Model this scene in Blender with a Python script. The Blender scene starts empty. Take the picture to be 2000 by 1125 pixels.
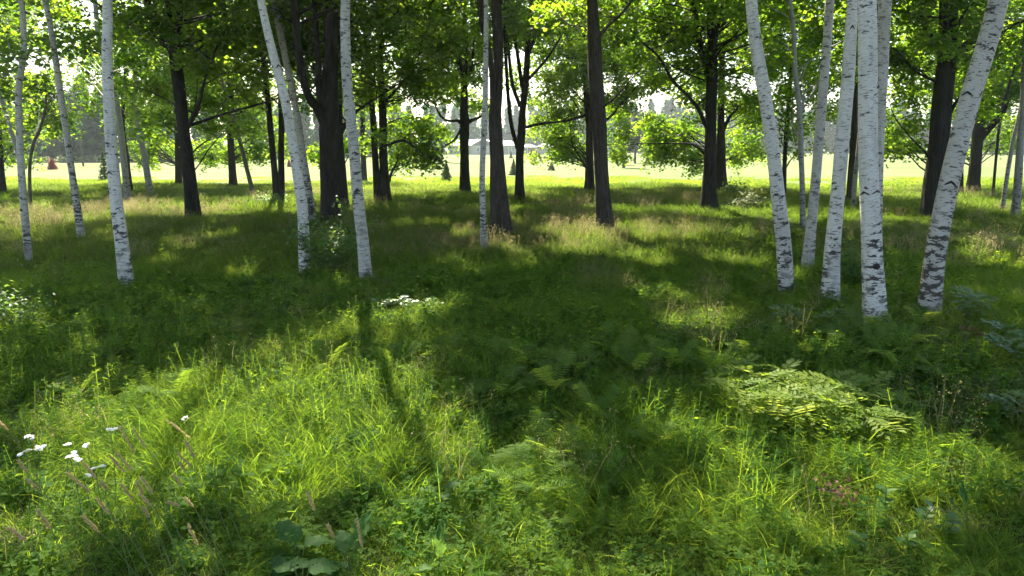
import bpy, math, random
import numpy as np
from mathutils import Vector

# ------------------------------------------------------------------ camera, sky, sun, exposure
scene = bpy.context.scene
COL = scene.collection
F, CX, CY, PITCH, CAMH = 1390.0, 1000.0, 562.5, math.radians(11.17), 2.3

cam_data = bpy.data.cameras.new("camera")
cam_data.sensor_width = 36.0
cam_data.lens = F / 2000.0 * 36.0
cam_data.clip_start, cam_data.clip_end = 0.05, 3000.0
cam = bpy.data.objects.new("camera", cam_data)
COL.objects.link(cam)
cam.location = (0, 0, CAMH)
cam.rotation_euler = (math.pi / 2 - PITCH, 0, 0)
scene.camera = cam

SUN_AZ, SUN_EL = math.radians(-14), math.radians(44)
SD = np.array([math.sin(SUN_AZ) * math.cos(SUN_EL), math.cos(SUN_AZ) * math.cos(SUN_EL), math.sin(SUN_EL)])
world = bpy.data.worlds.new("World")
scene.world = world
world.use_nodes = True
wn = world.node_tree
sky = wn.nodes.new("ShaderNodeTexSky")
sky.sky_type = 'NISHITA'
sky.sun_disc = False
sky.sun_elevation = SUN_EL
sky.sun_rotation = SUN_AZ % (2 * math.pi)
sky.air_density, sky.dust_density, sky.ozone_density = 1.0, 2.0, 1.0
bg = wn.nodes["Background"]
bg.inputs["Strength"].default_value = 0.088
wn.links.new(sky.outputs[0], bg.inputs[0])

sun_data = bpy.data.lights.new("sun", 'SUN')
sun_data.energy = 5.0
sun_data.angle = math.radians(0.8)
sun_data.color = (1.0, 0.92, 0.75)
sun = bpy.data.objects.new("sun", sun_data)
COL.objects.link(sun)
sun.location = (-20, 60, 70)
sun.rotation_euler = Vector(SD).to_track_quat('Z', 'Y').to_euler()

scene.view_settings.view_transform = 'Standard'
scene.view_settings.look = 'None'
scene.view_settings.exposure = 2.0
scene.view_settings.gamma = 1.0
scene.render.engine = 'CYCLES'
cy = scene.cycles
cy.max_bounces, cy.diffuse_bounces, cy.transmission_bounces, cy.glossy_bounces = 5, 4, 4, 2
cy.use_adaptive_sampling, cy.adaptive_threshold, cy.adaptive_min_samples = True, 0.02, 16
cy.volume_bounces = 1
cy.use_denoising = True
cy.caustics_reflective = cy.caustics_refractive = False
cy.sample_clamp_indirect = 6.0

RNG = np.random.default_rng(11)
random.seed(5)

# ------------------------------------------------------------------ helpers
cP, sP = math.cos(PITCH), math.sin(PITCH)
def ray(px, py):
    u, v = (px - CX) / F, -(py - CY) / F
    return np.array([u, cP + v * sP, -sP + v * cP])
def on_z(px, py, z=0.0):                       # the point of height z seen at a pixel of the photograph
    d = ray(px, py); t = (z - CAMH) / d[2]
    return np.array([0, 0, CAMH]) + d * t
def on_y(px, py, Y):                           # the point at distance Y, and metres per pixel there
    d = ray(px, py); t = Y / d[1]
    return np.array([0, 0, CAMH]) + d * t, t / F

def norm(a):
    return a / np.maximum(np.linalg.norm(a, axis=-1, keepdims=True), 1e-9)

def tag(o, label=None, cat=None, group=None, kind=None):
    if label: o["label"] = label
    if cat: o["category"] = cat
    if group: o["group"] = group
    if kind: o["kind"] = kind
    return o

def empty(name, loc):
    o = bpy.data.objects.new(name, None)
    o.empty_display_size = 0.2
    COL.objects.link(o)
    o.location = loc
    return o

def link(name, me, parent=None, loc=(0, 0, 0), rot=(0, 0, 0), scl=1.0, mat=None):
    o = bpy.data.objects.new(name, me)
    COL.objects.link(o)
    o.parent = parent
    o.location, o.rotation_euler = loc, rot
    o.scale = (scl, scl, scl) if np.isscalar(scl) else scl
    return o

def tri_mesh(name, V, T, mat, tint=None, smooth=False):
    V = np.ascontiguousarray(V, dtype=np.float32); T = np.ascontiguousarray(T, dtype=np.int32)
    me = bpy.data.meshes.new(name)
    me.vertices.add(len(V)); me.vertices.foreach_set("co", V.ravel())
    me.loops.add(T.size); me.loops.foreach_set("vertex_index", T.ravel())
    me.polygons.add(len(T))
    me.polygons.foreach_set("loop_start", np.arange(len(T), dtype=np.int32) * T.shape[1])
    me.update(calc_edges=True)
    if smooth: me.polygons.foreach_set("use_smooth", np.ones(len(T), dtype=bool))
    if tint is not None:
        a = me.attributes.new("tint", 'FLOAT', 'FACE')
        a.data.foreach_set("value", np.ascontiguousarray(tint, dtype=np.float32))
    me.materials.append(mat)
    return me

def py_mesh(name, V, faces, mat, smooth=False):
    me = bpy.data.meshes.new(name)
    me.from_pydata([tuple(map(float, v)) for v in V], [], faces)
    me.update()
    if smooth: me.polygons.foreach_set("use_smooth", np.ones(len(faces), dtype=bool))
    me.materials.append(mat)
    return me

def catmull(P, n):
    P = np.asarray(P, float)
    if len(P) < 3:
        t = np.linspace(0, 1, n)[:, None]
        return P[0] * (1 - t) + P[-1] * t
    Q = np.vstack([2 * P[0] - P[1], P, 2 * P[-1] - P[-2]])
    seg = np.linalg.norm(np.diff(P[:, :3], axis=0), axis=1); cum = np.r_[0, np.cumsum(seg)]
    out = []
    for s in np.linspace(0, cum[-1], n):
        i = min(np.searchsorted(cum, s, side='right') - 1, len(seg) - 1)
        t = (s - cum[i]) / max(seg[i], 1e-9)
        p0, p1, p2, p3 = Q[i], Q[i + 1], Q[i + 2], Q[i + 3]
        out.append(0.5 * ((2 * p1) + (-p0 + p2) * t + (2 * p0 - 5 * p1 + 4 * p2 - p3) * t * t + (-p0 + 3 * p1 - 3 * p2 + p3) * t ** 3))
    return np.array(out)

def tube(P, Rr, nseg=10, wob=0.0, ridges=0, flare=0.0, rng=RNG):
    """swept tube; returns verts, quads, bark coordinates (around, along)"""
    P = np.asarray(P, float); Rr = np.asarray(Rr, float); n = len(P)
    T = norm(np.gradient(P, axis=0))
    ref = np.array([0.0, 1.0, 0.0]) if abs(T[0][1]) < 0.9 else np.array([1.0, 0, 0])
    A = norm(ref - (T @ ref)[:, None] * T); B = np.cross(T, A)
    th = np.arange(nseg) / nseg * 2 * math.pi
    s = np.r_[0, np.cumsum(np.linalg.norm(np.diff(P, axis=0), axis=1))]
    rad = np.repeat(Rr[:, None], nseg, 1)
    if wob:
        ph = rng.uniform(0, 6.28, 8)
        w = sum(np.sin(th[None] * k + ph[k] + s[:, None] * rng.uniform(0.5, 3.0)) for k in (1, 2, 3)) / 3
        rad = rad * (1 + wob * w + wob * 0.5 * rng.normal(0, 1, rad.shape))
    if ridges:
        rad = rad * (1 + 0.05 * np.sin(th[None] * ridges + 1.3 * np.sin(s[:, None] * 2.1 + ph[0])) )
    if flare:
        f = np.exp(-s / 0.55)[:, None] * flare
        rad = rad * (1 + f * (0.6 + 0.4 * np.sin(th[None] * 4 + rng.uniform(0, 6))))
    V = P[:, None] + rad[..., None] * (np.cos(th)[None, :, None] * A[:, None] + np.sin(th)[None, :, None] * B[:, None])
    C = np.stack([np.repeat(np.cos(th)[None], n, 0) * Rr[:, None], np.repeat(np.sin(th)[None], n, 0) * Rr[:, None], np.repeat(s[:, None], nseg, 1)], -1)
    i = np.arange(n - 1)[:, None] * nseg; j = np.arange(nseg)[None]; k = (j + 1) % nseg
    Q = np.stack([i + j, i + k, i + nseg + k, i + nseg + j], -1).reshape(-1, 4)
    return V.reshape(-1, 3), Q, C.reshape(-1, 3)

def tube_mesh(name, P, Rr, mat, **kw):
    V, Q, C = tube(P, Rr, **kw)
    me = tri_mesh(name, V, Q, mat, smooth=True)
    a = me.attributes.new("bark", 'FLOAT_VECTOR', 'POINT')
    a.data.foreach_set("vector", np.ascontiguousarray(C, dtype=np.float32).ravel())
    return me

def join(parts):
    Vs, Qs, o = [], [], 0
    for V, Q in parts:
        Vs.append(V); Qs.append(np.asarray(Q) + o); o += len(V)
    return np.vstack(Vs), np.vstack(Qs)

# ------------------------------------------------------------------ materials
def new_mat(name):
    m = bpy.data.materials.new(name); m.use_nodes = True
    nt = m.node_tree
    for n in list(nt.nodes): nt.nodes.remove(n)
    out = nt.nodes.new("ShaderNodeOutputMaterial")
    return m, nt, out
class N:
    """small node helper"""
    def __init__(s, nt): s.nt = nt
    def n(s, t, **kw):
        x = s.nt.nodes.new(t)
        for k, v in kw.items(): setattr(x, k, v)
        return x
    def l(s, a, b): s.nt.links.new(a, b)
    def noise(s, vec, scale, detail=4, rough=0.55):
        x = s.n("ShaderNodeTexNoise"); x.inputs["Scale"].default_value = scale
        x.inputs["Detail"].default_value = detail; x.inputs["Roughness"].default_value = rough
        if vec is not None: s.l(vec, x.inputs["Vector"])
        return x.outputs["Fac"]
    def ramp(s, fac, stops):
        x = s.n("ShaderNodeValToRGB"); e = x.color_ramp.elements
        while len(e) > 1: e.remove(e[0])
        e[0].position, e[0].color = stops[0][0], (*stops[0][1], 1)
        for p, c in stops[1:]:
            k = e.new(p); k.color = (*c, 1)
        s.l(fac, x.inputs[0]); return x.outputs[0]
    def mix(s, fac, a, b, mode='MIX'):
        x = s.n("ShaderNodeMix", data_type='RGBA', blend_type=mode)
        if isinstance(fac, (int, float)): x.inputs[0].default_value = fac
        else: s.l(fac, x.inputs[0])
        for v, i in ((a, 6), (b, 7)):
            if isinstance(v, tuple): x.inputs[i].default_value = (*v, 1)
            else: s.l(v, x.inputs[i])
        return x.outputs[2]
    def math(s, op, a, b=None):
        x = s.n("ShaderNodeMath", operation=op)
        for v, i in ((a, 0), (b, 1)):
            if v is None: continue
            if isinstance(v, (int, float)): x.inputs[i].default_value = v
            else: s.l(v, x.inputs[i])
        return x.outputs[0]
    def scale(s, vec, xyz):
        x = s.n("ShaderNodeVectorMath", operation='MULTIPLY'); s.l(vec, x.inputs[0]); x.inputs[1].default_value = xyz
        return x.outputs[0]
    def attr(s, name, kind='GEOMETRY'):
        return s.n("ShaderNodeAttribute", attribute_name=name, attribute_type=kind)

def leaf_mat(name, lo, hi, tlo, thi, trans=0.5, rough=0.45, spec=0.35, source='tint', gloss_var=False):
    """thin leaf: lo/hi reflect colour, tlo/thi the light it lets through"""
    m, nt, out = new_mat(name); k = N(nt)
    if source == 'tint': fac = k.attr("tint").outputs["Fac"]
    elif source == 'both':
        fac = k.math('ADD', k.attr("tint", 'INSTANCER').outputs["Fac"], k.math('MULTIPLY', k.math('SUBTRACT', k.attr("tint").outputs["Fac"], 0.5), 0.9))
        fac = k.math('MINIMUM', k.math('MAXIMUM', fac, 0.0), 1.0)
    elif source == 'inst': fac = k.attr("tint", 'INSTANCER').outputs["Fac"]
    else: fac = k.n("ShaderNodeObjectInfo").outputs["Random"]
    c = k.mix(fac, lo, hi); t = k.mix(fac, tlo, thi)
    p = k.n("ShaderNodeBsdfPrincipled"); k.l(c, p.inputs["Base Color"])
    p.inputs["Roughness"].default_value = rough; p.inputs["Specular IOR Level"].default_value = spec
    tr = k.n("ShaderNodeBsdfTranslucent"); k.l(t, tr.inputs[0])
    mx = k.n("ShaderNodeMixShader"); mx.inputs[0].default_value = trans
    k.l(p.outputs[0], mx.inputs[1]); k.l(tr.outputs[0], mx.inputs[2]); k.l(mx.outputs[0], out.inputs[0])
    return m

def plain_mat(name, col, rough=0.8, var=0.25, scale=8.0, spec=0.3):
    m, nt, out = new_mat(name); k = N(nt)
    tc = k.n("ShaderNodeTexCoord").outputs["Object"]
    f = k.noise(tc, scale)
    c = k.mix(f, tuple(v * (1 - var) for v in col), tuple(min(1, v * (1 + var)) for v in col))
    p = k.n("ShaderNodeBsdfPrincipled"); k.l(c, p.inputs["Base Color"])
    p.inputs["Roughness"].default_value = rough; p.inputs["Specular IOR Level"].default_value = spec
    k.l(p.outputs[0], out.inputs[0])
    return m

def bark_mat(name, dark, light, moss=0.0):
    m, nt, out = new_mat(name); k = N(nt)
    b = k.attr("bark").outputs["Vector"]
    rnd = k.n("ShaderNodeObjectInfo").outputs["Random"]
    off = k.n("ShaderNodeVectorMath", operation='ADD'); k.l(b, off.inputs[0]); k.l(k.math('MULTIPLY', rnd, 37.0), off.inputs[1])
    b = off.outputs[0]
    furrow = k.noise(k.scale(b, (26, 26, 3.2)), 1.0, 6, 0.62)
    plates = k.noise(k.scale(b, (60, 60, 16)), 1.0, 4, 0.6)
    big = k.noise(k.scale(b, (3, 3, 0.9)), 1.0, 3)
    h = k.math('ADD', k.math('MULTIPLY', furrow, 0.7), k.math('MULTIPLY', plates, 0.3))
    c = k.ramp(h, [(0.36, tuple(v * 0.45 for v in dark)), (0.5, dark), (0.66, light)])
    c = k.mix(k.math('MULTIPLY', k.ramp(big, [(0.45, (0, 0, 0)), (0.7, (1, 1, 1))]), 0.35), c, (0.066, 0.060, 0.050))
    if moss: c = k.mix(k.math('MULTIPLY', k.ramp(k.noise(k.scale(b, (6, 6, 4)), 1.0, 5), [(0.52, (0, 0, 0)), (0.66, (1, 1, 1))]), moss), c, (0.06, 0.075, 0.03))
    p = k.n("ShaderNodeBsdfPrincipled"); k.l(c, p.inputs["Base Color"]); p.inputs["Roughness"].default_value = 0.9
    p.inputs["Specular IOR Level"].default_value = 0.2
    bp = k.n("ShaderNodeBump"); bp.inputs["Strength"].default_value = 0.9; bp.inputs["Distance"].default_value = 0.03
    k.l(h, bp.inputs["Height"]); k.l(bp.outputs[0], p.inputs["Normal"]); k.l(p.outputs[0], out.inputs[0])
    return m

def birch_mat(name, white, grey, darkness=0.5, patch=0.5):
    m, nt, out = new_mat(name); k = N(nt)
    b0 = k.attr("bark").outputs["Vector"]
    rnd = k.n("ShaderNodeObjectInfo").outputs["Random"]
    off = k.n("ShaderNodeVectorMath", operation='ADD'); k.l(b0, off.inputs[0]); k.l(k.math('MULTIPLY', rnd, 53.0), off.inputs[1])
    b = off.outputs[0]
    c = k.mix(k.noise(k.scale(b, (5, 5, 2.2)), 1.0, 5), white, grey)
    stain = k.ramp(k.noise(k.scale(b, (3.5, 3.5, 1.1)), 1.0, 6, 0.65), [(0.47, (0, 0, 0)), (0.68, (1, 1, 1))])
    c = k.mix(k.math('MULTIPLY', stain, 0.55), c, (0.33, 0.305, 0.25))
    c = k.mix(k.math('MULTIPLY', k.ramp(k.noise(k.scale(b, (16, 16, 70)), 1.0, 3), [(0.5, (0, 0, 0)), (0.68, (1, 1, 1))]), 0.45), c, (0.40, 0.36, 0.32))
    # fine lenticel dashes
    dash = k.ramp(k.noise(k.scale(b, (13, 13, 85)), 1.0, 2, 0.45), [(0.61, (0, 0, 0)), (0.66, (1, 1, 1))])
    # broad dark bands and scars: wide, low, uneven
    band = k.noise(k.scale(b, (6, 6, 17)), 1.0, 5, 0.62)
    lowz = k.n("ShaderNodeSeparateXYZ"); k.l(b0, lowz.inputs[0])
    z = lowz.outputs[2]
    near = k.n("ShaderNodeMapRange"); k.l(z, near.inputs[0])
    near.inputs[1].default_value, near.inputs[2].default_value = 0.0, 2.2
    near.inputs[3].default_value, near.inputs[4].default_value = 0.13, -0.01
    bsum = k.math('ADD', band, near.outputs[0])
    thr = 0.625 - 0.055 * patch
    bandm = k.ramp(bsum, [(thr, (0, 0, 0)), (thr + 0.035, (1, 1, 1))])
    zone = k.ramp(k.noise(k.scale(b, (2.0, 2.0, 1.6)), 1.0, 2), [(0.36, (0, 0, 0)), (0.5, (1, 1, 1))])
    bandm = k.math('MULTIPLY', bandm, k.math('ADD', k.math('MULTIPLY', zone, 0.8), 0.2))
    mark = k.math('MAXIMUM', k.math('MULTIPLY', dash, 0.85 * darkness + 0.3), bandm)
    mark = k.math('MINIMUM', mark, 1.0)
    dk = k.mix(k.noise(k.scale(b, (30, 30, 30)), 1.0, 3), (0.025, 0.022, 0.02), (0.12, 0.105, 0.085))
    c = k.mix(mark, c, dk)
    p = k.n("ShaderNodeBsdfPrincipled"); k.l(c, p.inputs["Base Color"]); p.inputs["Roughness"].default_value = 0.6
    p.inputs["Specular IOR Level"].default_value = 0.25
    bp = k.n("ShaderNodeBump"); bp.inputs["Strength"].default_value = 0.5; bp.inputs["Distance"].default_value = 0.012
    hh = k.math('ADD', k.math('MULTIPLY', mark, 0.7), k.noise(k.scale(b, (10, 10, 30)), 1.0, 5))
    k.l(hh, bp.inputs["Height"]); k.l(bp.outputs[0], p.inputs["Normal"]); k.l(p.outputs[0], out.inputs[0])
    return m

def ground_mat():
    m, nt, out = new_mat("ground_cover"); k = N(nt)
    g = k.n("ShaderNodeNewGeometry").outputs["Position"]
    sep = k.n("ShaderNodeSeparateXYZ"); k.l(g, sep.inputs[0])
    n1 = k.noise(g, 0.35, 5); n2 = k.noise(g, 9.0, 6); n3 = k.noise(g, 0.05, 3)
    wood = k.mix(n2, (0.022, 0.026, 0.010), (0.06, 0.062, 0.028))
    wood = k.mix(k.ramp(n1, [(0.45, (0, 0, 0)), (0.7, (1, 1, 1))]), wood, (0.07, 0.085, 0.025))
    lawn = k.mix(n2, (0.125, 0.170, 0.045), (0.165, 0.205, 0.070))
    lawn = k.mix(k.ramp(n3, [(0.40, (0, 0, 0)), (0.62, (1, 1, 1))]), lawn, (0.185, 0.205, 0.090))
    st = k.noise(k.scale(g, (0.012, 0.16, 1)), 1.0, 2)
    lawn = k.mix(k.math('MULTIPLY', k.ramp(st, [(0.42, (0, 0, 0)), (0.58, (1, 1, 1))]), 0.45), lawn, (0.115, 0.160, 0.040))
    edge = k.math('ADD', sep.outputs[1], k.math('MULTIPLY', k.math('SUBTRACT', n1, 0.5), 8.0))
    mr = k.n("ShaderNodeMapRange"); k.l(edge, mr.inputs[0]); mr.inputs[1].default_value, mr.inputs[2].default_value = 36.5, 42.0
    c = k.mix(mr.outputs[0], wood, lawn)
    p = k.n("ShaderNodeBsdfPrincipled"); k.l(c, p.inputs["Base Color"]); p.inputs["Roughness"].default_value = 0.95
    p.inputs["Specular IOR Level"].default_value = 0.1
    bp = k.n("ShaderNodeBump"); bp.inputs["Strength"].default_value = 0.6; bp.inputs["Distance"].default_value = 0.06
    k.l(n2, bp.inputs["Height"]); k.l(bp.outputs[0], p.inputs["Normal"]); k.l(p.outputs[0], out.inputs[0])
    return m

M_MAPLE = leaf_mat("maple_leaf", (0.032, 0.075, 0.016), (0.075, 0.13, 0.026), (0.13, 0.30, 0.012), (0.46, 0.64, 0.03), 0.64, 0.5, 0.12)
M_BIRCHLEAF = leaf_mat("birch_leaf", (0.03, 0.07, 0.02), (0.07, 0.12, 0.03), (0.12, 0.26, 0.02), (0.32, 0.46, 0.04), 0.5, 0.4, 0.35)
M_SHRUB = leaf_mat("shrub_leaf", (0.045, 0.10, 0.028), (0.075, 0.14, 0.045), (0.16, 0.32, 0.03), (0.30, 0.46, 0.06), 0.45, 0.45, 0.3)
M_GRASS = leaf_mat("grass_blade", (0.048, 0.105, 0.014), (0.105, 0.168, 0.026), (0.23, 0.42, 0.016), (0.50, 0.58, 0.06), 0.55, 0.6, 0.04, 'both')
M_FARGRASS = leaf_mat("meadow_grass_blade", (0.036, 0.064, 0.011), (0.092, 0.096, 0.032), (0.18, 0.31, 0.02), (0.36, 0.37, 0.09), 0.50, 0.6, 0.06, 'both')
M_DRY = leaf_mat("dry_seed_grass", (0.15, 0.14, 0.06), (0.25, 0.215, 0.11), (0.26, 0.24, 0.09), (0.44, 0.37, 0.18), 0.5, 0.7, 0.1, 'inst')
M_HERB = leaf_mat("herb_leaf", (0.032, 0.090, 0.018), (0.075, 0.145, 0.028), (0.19, 0.36, 0.014), (0.44, 0.56, 0.035), 0.52, 0.65, 0.04, 'inst')
M_FERN = leaf_mat("fern_frond", (0.075, 0.14, 0.028), (0.12, 0.19, 0.045), (0.26, 0.42, 0.025), (0.44, 0.54, 0.055), 0.52, 0.7, 0.04, 'obj')
M_RUST = leaf_mat("rusty_frond", (0.17, 0.07, 0.03), (0.26, 0.10, 0.04), (0.25, 0.09, 0.02), (0.35, 0.13, 0.03), 0.35, 0.7, 0.15, 'obj')
M_BROAD = leaf_mat("burdock_leaf", (0.035, 0.10, 0.022), (0.065, 0.135, 0.036), (0.16, 0.32, 0.04), (0.27, 0.42, 0.07), 0.45, 0.6, 0.12, 'obj')
M_SPRUCE = leaf_mat("spruce_needles", (0.045, 0.085, 0.045), (0.09, 0.14, 0.075), (0.09, 0.17, 0.06), (0.17, 0.26, 0.09), 0.3, 0.6, 0.2)
M_RED = leaf_mat("red_leaf", (0.24, 0.035, 0.035), (0.36, 0.07, 0.06), (0.30, 0.05, 0.04), (0.44, 0.10, 0.07), 0.4, 0.6, 0.2)
M_FOREST = leaf_mat("forest_leaf", (0.020, 0.065, 0.042), (0.055, 0.125, 0.065), (0.04, 0.13, 0.05), (0.11, 0.25, 0.08), 0.5, 0.6, 0.2)
M_SCRUB = leaf_mat("scrub_leaf", (0.14, 0.17, 0.09), (0.24, 0.26, 0.15), (0.18, 0.22, 0.08), (0.30, 0.32, 0.15), 0.4, 0.6, 0.2)
M_PINE = leaf_mat("pine_needles", (0.045, 0.05, 0.045), (0.10, 0.10, 0.09), (0.05, 0.07, 0.04), (0.10, 0.12, 0.07), 0.3, 0.6, 0.2)
M_BARK = bark_mat("maple_bark", (0.024, 0.020, 0.016), (0.056, 0.046, 0.037), 0.2)
M_BARKBR = bark_mat("brown_bark", (0.052, 0.040, 0.030), (0.105, 0.082, 0.063), 0.1)
M_GREYBARK = bark_mat("grey_sapling_bark", (0.11, 0.10, 0.075), (0.22, 0.205, 0.165), 0.3)
M_BIRCH = birch_mat("birch_bark", (0.84, 0.765, 0.67), (0.60, 0.54, 0.46), 0.6, 0.62)
M_BIRCHD = birch_mat("birch_bark_scarred", (0.68, 0.61, 0.52), (0.42, 0.37, 0.305), 0.9, 1.15)
M_BIRCHG = birch_mat("young_birch_bark", (0.34, 0.32, 0.27), (0.24, 0.22, 0.18), 0.5, 0.5)
M_SCAR = plain_mat("branch_scar_bark", (0.035, 0.030, 0.027), 0.9, 0.5, 40)
M_STEM = plain_mat("green_stem", (0.12, 0.16, 0.05), 0.6)
M_DRYSTEM = plain_mat("dry_stem", (0.26, 0.23, 0.10), 0.7)
M_SEED = leaf_mat("tan_seed_head", (0.50, 0.39, 0.19), (0.66, 0.53, 0.30), (0.62, 0.48, 0.22), (0.75, 0.60, 0.32), 0.55, 0.8, 0.05, 'tint')
M_PETAL = plain_mat("white_florets", (0.86, 0.84, 0.79), 0.8, 0.05, 60)
M_DEAD = leaf_mat("dead_leaf", (0.16, 0.075, 0.035), (0.50, 0.32, 0.19), (0.16, 0.07, 0.03), (0.36, 0.20, 0.10), 0.25, 0.6, 0.2, 'tint')

# ------------------------------------------------------------------ the ground
def gz(x, y):
    """gentle unevenness of the woodland floor"""
    return 0.035 * np.sin(x * 0.9 + 1.3 * np.sin(y * 0.31)) * np.cos(y * 0.73 + 0.6) + 0.03 * np.sin(x * 0.37 + y * 0.51 + 2)

xs = np.unique(np.r_[np.linspace(-700, -60, 25), np.linspace(-60, -16, 45), np.linspace(-16, 16, 129), np.linspace(16, 60, 45), np.linspace(60, 700, 25)])
ys = np.unique(np.r_[np.linspace(-300, -6, 20), np.linspace(-6, 24, 121), np.linspace(24, 70, 70), np.linspace(70, 1400, 60)])
GX, GY = np.meshgrid(xs, ys)
fade = np.clip(1 - (np.abs(GX) - 20) / 40, 0, 1) * np.clip(1 - (GY - 30) / 40, 0, 1)
V = np.stack([GX, GY, gz(GX, GY) * fade], -1).reshape(-1, 3)
nx = len(xs); i = np.arange(len(ys) - 1)[:, None] * nx + np.arange(nx - 1)[None]
Q = np.stack([i, i + 1, i + 1 + nx, i + nx], -1).reshape(-1, 4)
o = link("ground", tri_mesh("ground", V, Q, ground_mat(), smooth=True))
tag(o, "grassy woodland floor running out into a sunlit mown lawn", "ground", kind="structure")

# ------------------------------------------------------------------ where the canopy has openings: patches of the
# ground that the sun reaches.  Leaves that would shade such a patch are left out of the crowns.
PATCH = [  # photo pixel centre, half extents, share of leaves left out
    (1000, 960, 1300, 300, .14), (1260, 1010, 230, 130, .8), (1600, 1040, 250, 80, .5),
    (650, 775, 310, 95, .99), (300, 745, 120, 52, .95), (880, 880, 170, 90, .98), (480, 850, 190, 70, .9),
    (1010, 1030, 290, 105, .99), (1150, 900, 110, 60, .6), (850, 990, 120, 70, .9), (1585, 795, 165, 80, 1.0), (1810, 875, 190, 38, .97), (1460, 930, 120, 62, .96), (1560, 900, 110, 60, .9),
    (1350, 830, 80, 62, .96), (1910, 1085, 150, 60, .95), (1385, 598, 85, 28, .99), (1290, 545, 80, 16, .92), (1600, 655, 70, 14, .92),
    (795, 592, 105, 22, .99), (30, 612, 60, 40, .95), (455, 985, 70, 40, .85), (190, 900, 250, 130, .93), (120, 1030, 190, 80, .85),
    (1190, 440, 170, 14, .97), (1330, 436, 110, 10, .9), (1440, 404, 130, 10, .97), (1650, 412, 120, 8, .9), (1100, 470, 70, 10, .9), (1040, 490, 60, 9, .7),
    (200, 408, 190, 20, .97), (60, 430, 60, 14, .9), (385, 455, 40, 16, .92), (480, 398, 80, 18, .96), (420, 425, 40, 6, .8),
    (1975, 500, 70, 30, .9), (1900, 450, 110, 7, .9), (1800, 480, 90, 8, .7), (820, 480, 60, 8, .7), (780, 425, 80, 5, .8), (900, 400, 90, 5, .8), (1450, 490, 60, 8, .85), (680, 540, 26, 18, .9),
    (1850, 640, 26, 22, .95), (1880, 598, 60, 16, .8), (1440, 560, 60, 14, .7), (920, 745, 30, 22, .9), (250, 980, 80, 30, .6), (1700, 1000, 180, 30, .6), (1540, 985, 90, 16, .9), (1960, 800, 50, 30, .8),
    (345, 470, 30, 8, .8), (120, 500, 60, 7, .6), (620, 400, 120, 4, .7), (1250, 400, 140, 5, .8), (600, 690, 60, 30, .8), (1050, 925, 70, 50, .9), (1275, 545, 60, 30, .6), (1700, 545, 60, 8, .6),
]
_dr = random.Random(21)
PATCH += [(_dr.uniform(0, 2000), 388 + 170 * _dr.random() ** 1.2, _dr.uniform(14, 50), _dr.uniform(3, 6), .95) for _ in range(20)]      # stray dapples
PATCH += [(_dr.uniform(0, 2000), _dr.uniform(560, 720), _dr.uniform(10, 34), _dr.uniform(6, 14), .95) for _ in range(14)]
PATCH += [(_dr.uniform(0, 2000), _dr.uniform(740, 1120), _dr.uniform(15, 50), _dr.uniform(10, 26), .9) for _ in range(16)]
PE = []
for (px, py, rx, ry, s) in PATCH:
    c = on_z(px, py, 0.25); a = on_z(px, py - ry, 0.25); b = on_z(px, py + ry, 0.25); r = on_z(px + rx, py, 0.25)
    PE.append(((a[0] + b[0]) / 2, (a[1] + b[1]) / 2, r[0] - c[0], (a[1] - b[1]) / 2, s))
def keep_leaf(P, rng):
    """False for leaves standing between the sun and a sunlit patch"""
    k = (P[:, 2] - 0.25) / SD[2]
    gx, gy = P[:, 0] - SD[0] * k, P[:, 1] - SD[1] * k
    gx = gx + 0.25 * np.sin(gy * 2.3) + 0.12 * np.sin(gx * 7.1); gy = gy + 0.25 * np.sin(gx * 2.9 + 1)
    drop = np.zeros(len(P))
    for (cx, cyy, rx, ry, s) in PE:
        d = ((gx - cx) / rx) ** 2 + ((gy - cyy) / ry) ** 2
        drop = np.maximum(drop, min(1, s * 1.04) * (np.clip((1.65 - d) / 0.95, 0, 1) if cyy < 9.5 else np.clip((1.1 - d) / 0.4, 0, 1)))
    # the open lawn beyond the last trunks
    return rng.uniform(0, 1, len(P)) > drop

# ------------------------------------------------------------------ trees
def leaf_tris(P, L, rng, tilt=0.75, aspect=0.95, out=None):
    n = len(P)
    nr = norm(np.stack([rng.normal(0, tilt, n), rng.normal(0, tilt, n), np.ones(n)], -1))
    az = rng.uniform(0, 2 * math.pi, n)
    d = np.stack([np.cos(az), np.sin(az), rng.normal(-0.35, 0.3, n)], -1)
    d = norm(d - (d * nr).sum(-1, keepdims=True) * nr); s = np.cross(nr, d)
    L = L[:, None]
    base = P - d * L * 0.45
    V = np.stack([base, base + d * L * .42 + s * L * .5 * aspect + nr * L * .10, base + d * L, base + d * L * .42 - s * L * .5 * aspect + nr * L * .10], 1)
    i = np.arange(n)[:, None] * 4
    T = np.stack([i + [0, 1, 2], i + [0, 2, 3]], 1).reshape(-1, 3)
    return V.reshape(-1, 3), T

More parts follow.
